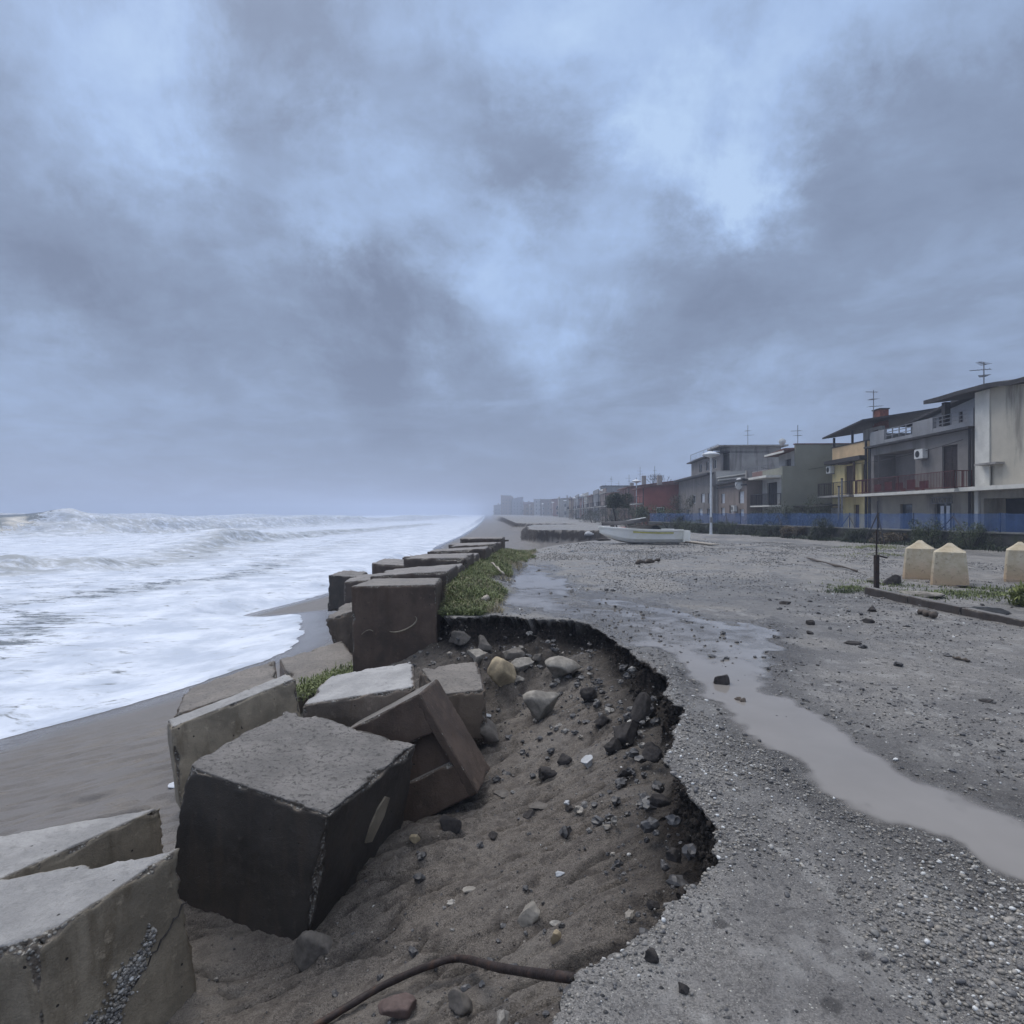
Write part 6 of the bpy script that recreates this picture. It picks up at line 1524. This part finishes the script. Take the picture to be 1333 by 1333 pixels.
# ================================================================== concrete pyramids
def pyr_mat():
    m, n = new_mat('peach_cast_concrete')
    t = n.node('ShaderNodeTexCoord').outputs['Object']
    f = n.noise(t, 3.2, 6, .6); g_ = n.noise(t, 14, 5, .65)
    sp = n.node('ShaderNodeSeparateXYZ', i_0=t)
    c = n.mix(n.rng(f, .35, .65), (.44, .36, .24), (.56, .50, .38))
    rust = n.rng(n.math('ADD', n.math('MULTIPLY', sp.outputs[2], -1.0), n.math('MULTIPLY', f, 1.1)), .0, .55)
    c = n.mix(n.math('MULTIPLY', rust, .55), c, (.44, .26, .14))
    c = n.mix(n.math('MULTIPLY', n.rng(g_, .58, .70), .7), c, (.17, .13, .10))
    finish(n, c, .85, n.bump(n.math('ADD', f, g_), .5, .02)); return m
M['pyr'] = pyr_mat()
def pyramid(px, py, w_, h, rz, label, seed):
    g = ground(px, py); t = empty('concrete_pyramid', (g.x, g.y + w_ * .45, g.z - .03), rz); tag(t, label, 'concrete bollard', 'peach coloured concrete pyramids')
    sh = h * .78; prof_ = [(0, w_ * .5), (.06, w_ * .505), (h * .4, w_ * .47), (sh, w_ * .425), (sh + .015, w_ * .42), (h * .90, w_ * .21), (h, .035)]
    vs, fs = [], []; K = 40
    r = np.random.default_rng(seed)
    for zz, rr in prof_:
        for j in range(K):
            a = 2 * math.pi * (j + .5) / K; cx, cy = math.cos(a), math.sin(a); s_ = rr / max(abs(cx), abs(cy)) ; s_ = min(s_, rr * 1.36)
            q_ = .008 * float(fbm(np.array([cx * 6 * rr + seed]), np.array([cy * 6 * rr]), zz * 6)[0])
            vs.append((cx * (s_ + q_), cy * (s_ + q_), zz + q_))
    for i in range(len(prof_) - 1):
        for j in range(K): fs.append((i * K + j, i * K + (j + 1) % K, (i + 1) * K + (j + 1) % K, (i + 1) * K + j))
    fs.append(tuple((len(prof_) - 1) * K + j for j in range(K)))
    lo = MB(); nb = 4 * K
    lo.add(vs[:nb + 0], [f_ for f_ in fs if max(f_) < nb]); lo.build('body', M['pyr'], t)
    hi = MB(); hi.add(vs[3 * K:], [tuple(i - 3 * K for i in f_) for f_ in fs if min(f_) >= 3 * K]); hi.build('pointed_cap', M['pyr'], t)
    return t
pyramid(1208, 754, .68, .96, R(52), 'left concrete pyramid of the touching pair', 1)
pyramid(1249, 763, .70, .96, R(53), 'right concrete pyramid of the touching pair, slightly nearer', 2)
pyramid(1340, 757, .62, .96, R(52), 'concrete pyramid cut off by the right edge of the picture', 3)
a = ground(1307, 752); b = PX(1335, 730, a.y - .3)
m = MB(); m.tube([V3((a.x - .02, a.y - .5, a.z + .02)), V3((a.x + .18, a.y - .45, .12)), V3((b.x - .1, a.y - .42, .36)), V3((b.x + .15, a.y - .42, .50)), V3((b.x + .5, a.y - .4, .45))], .022, 6)
tag(m.build('black_hose', M['black'], smooth=True), 'dark curved hose lying over the pyramid at the right edge', 'hose')
# kerb made of three lengths
kr = empty('concrete_kerb', (7.5, 11.0, 0)); tag(kr, 'long dark kerb of old concrete beams lying in front of the pyramids', 'kerb')
p0 = ground(1124, 774); p1 = ground(1338, 818)
ks = [0, .34, .67, 1.0]
for i in range(3):
    a = p0.lerp(p1, ks[i] + .004); b = p0.lerp(p1, ks[i + 1] - .004); dr = (b - a).normalized(); nr = V3((dr.y, -dr.x, 0)).normalized()
    if nr.x < 0: nr = -nr
    h0 = .15 - .02 * i; w_ = .16
    t4 = [a + V3((0, 0, h0)), b + V3((0, 0, h0 - .02)), b + nr * w_ + V3((0, 0, h0 - .02)), a + nr * w_ + V3((0, 0, h0))]
    if (t4[1] - t4[0]).cross(t4[3] - t4[0]).z < 0: t4 = [t4[3], t4[2], t4[1], t4[0]]
    o = block('beam', None, M['c_kerb'], t4, (0, 0, -.3), 400 + i, 20, .012, .006, .01, parent=kr, tname='beam'); o.location = Vector(o.location) - kr.location
g = ground(1150, 770)
t = empty('rusty_post', (g.x, g.y + .25, g.z)); tag(t, 'thin rusty post standing at the near end of the kerb', 'post')
m = MB(); m.box(-.04, .04, -.035, .035, -.1, .72); m.build('lower_tube', M['rust'], t); m = MB(); m.tube([(0, 0, .72), (.0, 0, 1.25)], .016, 6); m.build('upper_rod', M['rust'], t)
m = MB(); m.bar((.06, 0, .70), (.22, 0, .66), .03); m.build('bracket', M['rust'], t)
for i, (px, py, w_, h_, lb) in enumerate([(1196, 776, 40, 10, 'flat broken concrete piece in front of the left pyramid'), (1225, 780, 46, 9, 'thin broken slab piece in front of the touching pyramids'), (1262, 766, 30, 5, 'flat dark piece beside the right pyramid'), (1166, 762, 26, 18, 'dark lump behind the rusty post'), (1140, 758, 16, 8, 'small grey lump left of the rusty post')]):
    at_rock(px, py, w_, h_, 'rubble_piece', lb, 'rubble', M['stone'] if i in (0, 1, 4) else M['stone_dark'], seed=150 + i, cuts=12, group='rubble round the kerb')
at_rock(1300, 800, 46, 13, 'crumpled_rubber_sheet', 'black crumpled rubber sheet on the sand behind the kerb', 'rubber sheet', M['black'], seed=160, rough=.4)
g = ground(1336, 790); plant('yellow_green_plant', 'bright yellow green plant cut off by the right edge above the kerb', 'plant', (g.x, g.y + .1, g.z), (.5, .5, .36), 420, .10, 'leaf_yl', 170, 'tuft', stems=4)
# ================================================================== boat
M['hull'] = simple('dirty_white_hull', (.90, .89, .84), .45, .04, 2.2, .1, stain=(.70, .68, .52), st_amt=.35)
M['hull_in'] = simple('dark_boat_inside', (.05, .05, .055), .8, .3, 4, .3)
M['hull_yl'] = simple('yellow_stripe_paint', (.50, .46, .12), .55, .2, 5, .1)
M['tarp'] = simple('black_tarp', (.022, .022, .026), .6, .3, 5, .5)
gB = ground(835, 709); BL = 4.15
bt = empty('rowing_boat', (gB.x + .05, gB.y + .9, gB.z), R(183)); tag(bt, 'white fibreglass boat with a yellow stripe stranded on the sand', 'boat')
# hull: stations from stern (x=-) to bow (x=+); root is turned so the bow points left
st = []
for i in range(17):
    s_1 = i / 16; x_ = -BL / 2 + BL * s_1
    wdt = .86 * (1 - max(0, (s_1 - .45) / .55) ** 2.4) * (.92 + .08 * min(1, s_1 * 3)) + .012
    keel = .02 + .55 * max(0, (s_1 - .55) / .45) ** 2.2; sheer = .70 + .26 * max(0, s_1 - .3) ** 1.4
    st.append((x_, wdt, keel, sheer))
def hullmesh(inner):
    vs, fs = [], []; off = .05 if inner else 0
    for (x_, wdt, keel, sheer) in st:
        w_ = max(.01, wdt - off); k_ = keel + (.14 if inner else 0)
        ring = [(-w_, sheer), (-w_ * .97, sheer - .16), (-w_ * .90, k_ + (sheer - k_) * .35), (-w_ * .68, k_ + .07), (0, k_), (w_ * .68, k_ + .07), (w_ * .90, k_ + (sheer - k_) * .35), (w_ * .97, sheer - .16), (w_, sheer)]
        vs += [(x_ + (.04 if inner and x_ < 0 else 0), a_, b_) for a_, b_ in ring]
    for i in range(len(st) - 1):
        for j in range(8):
            q_ = (i * 9 + j, i * 9 + j + 1, (i + 1) * 9 + j + 1, (i + 1) * 9 + j); fs.append(q_ if inner else q_[::-1])
    fs.append(tuple(range(9)) if not inner else tuple(reversed(range(9))))
    return vs, fs
m = MB(); v_, f_ = hullmesh(False); m.add(v_, f_); m.build('hull', M['hull'], bt, smooth=False)
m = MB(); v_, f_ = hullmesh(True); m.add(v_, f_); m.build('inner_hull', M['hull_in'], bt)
for sgn in (-1, 1):
    m = MB()
    for i in range(16):
        (x0, w0, k0, s0), (x1, w1, k1, s1) = st[i], st[i + 1]
        m.bar((x0, sgn * (w0 - .03), s0 + .02), (x1, sgn * (w1 - .03), s1 + .02), .17, .07)
    m.build('gunwale', M['hull'], bt)
    m = MB()
    for i in range(2, 10):
        (x0, w0, k0, s0), (x1, w1, k1, s1) = st[i], st[i + 1]
        m.bar((x0, sgn * (w0 * .985 + .012), s0 - .12), (x1, sgn * (w1 * .985 + .012), s1 - .12), .018, .075)
    m.build('yellow_stripe', M['hull_yl'], bt)
m = MB(); m.box(-BL / 2 - .05, -BL / 2 + .02, -.84, .84, .12, .71); m.build('transom', M['hull'], bt)
for sgn in (-1, 1):
    m = MB(); m.box(-BL / 2 - .34, -BL / 2 - .052, sgn * .62 - .2, sgn * .62 + .2, .16, .70); m.build('stern_pod', M['hull'], bt)
m = MB(); m.add([(BL * .16, -.70, .74), (BL * .16, .70, .74), (BL * .33, .50, .80), (BL * .49, 0, .88), (BL * .33, -.50, .80)], [(0, 4, 3, 2, 1)]); m.build('foredeck', M['hull'], bt)
m = MB(); m.box(-.5, -.22, -.76, .76, .46, .52); m.build('seat', M['wood_wet'], bt); m = MB(); m.box(-1.5, -1.2, -.76, .76, .46, .52); m.build('seat', M['wood_wet'], bt)
tp = rock('black_tarpaulin', 'black tarpaulin heaped inside the white boat', 'tarpaulin', M['tarp'], (gB.x + .35, gB.y + .95, gB.z + .62), (2.1, 1.2, .5), seed=22, rough=.5, cuts=4)
bo = MB(); bo.bar((gB.x - .6, gB.y + .5, gB.z + .90), (gB.x + 1.2, gB.y + .8, gB.z + 1.0), .16, .05); tag(bo.build('loose_board', M['wood_wet']), 'dark board laid across the top of the white boat', 'board')
a = ground(895, 704); b = ground(931, 711)
m = MB(); m.bar(V3((a.x - .6, a.y + .3, .12)), V3((b.x, b.y, .05)), .42, .05); tag(m.build('grey_plank', M['wood_pale']), 'wide pale plank lying on the sand right of the boat', 'plank')
# things behind the boat
rb = rock('red_bundle', 'faded red and white bundle on the ground behind the boat', 'bundle', simple('faded_red_cover', (.26, .10, .09), .7, .3, 4, .3, stain=(.5, .48, .46), st_amt=.8), (PX(813, 668, 46).x, 46, 0), (2.0, 1.4, .85), seed=25, rough=.3, cuts=5)
m = MB(); q = PX(812, 668, 49); vs = []; fs = []
for i in range(9):
    s_1 = i / 8; x_ = (s_1 - .5) * 3.6; w_ = .55 * math.sin(math.pi * min(.95, s_1 + .08)) + .03; k_ = .62 + .35 * s_1 ** 2 ; vs += [(x_, -w_, k_), (x_, -w_ * .6, k_ + .22), (x_, 0, k_ + .30), (x_, w_ * .6, k_ + .22), (x_, w_, k_)]
for i in range(8):
    for j in range(4): fs.append((i * 5 + j, (i + 1) * 5 + j, (i + 1) * 5 + j + 1, i * 5 + j + 1))
m.add(vs, fs); t = empty('upturned_dinghy', (q.x, q.y, 0), R(6)); tag(t, 'upturned dark dinghy with a pale end on trestles behind the white boat', 'boat'); m.build('hull', M['roof_dk'], t, smooth=True)
for x_ in (-1.0, 1.0): box_part('trestle', (x_, x_ + .08, -.5, .5, 0, .66), M['wood_wet'], t)
m = MB(); m.tube([(-1.7, 0, .80), (0, 0, .95), (1.75, 0, 1.24)], .05, 6); m.build('keel_strip', M['hull'], t)
for i, (px, py, w_, h_, lb) in enumerate([(843, 733, 12, 4, 'dark flat scrap left of the short black log'), (768, 700, 14, 8, 'pale chunk on the slope left of the boat bow'), (785, 704, 20, 5, 'dark scrap beside the boat bow'), (745, 719, 6, 4, 'white scrap on the sand in front of the cut bank'), (725, 707, 8, 3, 'dark scrap near the end of the grass')]):
    at_rock(px, py, w_, h_, 'beach_scrap', lb, 'debris', M['stone_white'] if i in (1, 3) else M['stone_dark'], seed=180 + i, cuts=8, group='scraps left by the storm')
# bits of white foam stranded near the black cube
at_rock(226, 1026, 22, 4, 'foam_patch', 'thin patch of white sea foam on the beach left of the black cube', 'sea foam', M['curtain'], seed=190, cuts=2)
# ================================================================== air: sea haze
hz = MB(); hz.box(-1400, 1450, -65, 1420, -6.0, 20.5)
m, n = new_mat('sea_haze')
pv_ = n.node('ShaderNodeVolumePrincipled'); pv_.inputs['Density'].default_value = .0015; pv_.inputs['Color'].default_value = (.66, .74, .90, 1); pv_.inputs['Anisotropy'].default_value = .0
n.l.new(pv_.outputs[0], n.node('ShaderNodeOutputMaterial').inputs['Volume'])
tag(hz.build('haze', m), kind='stuff')
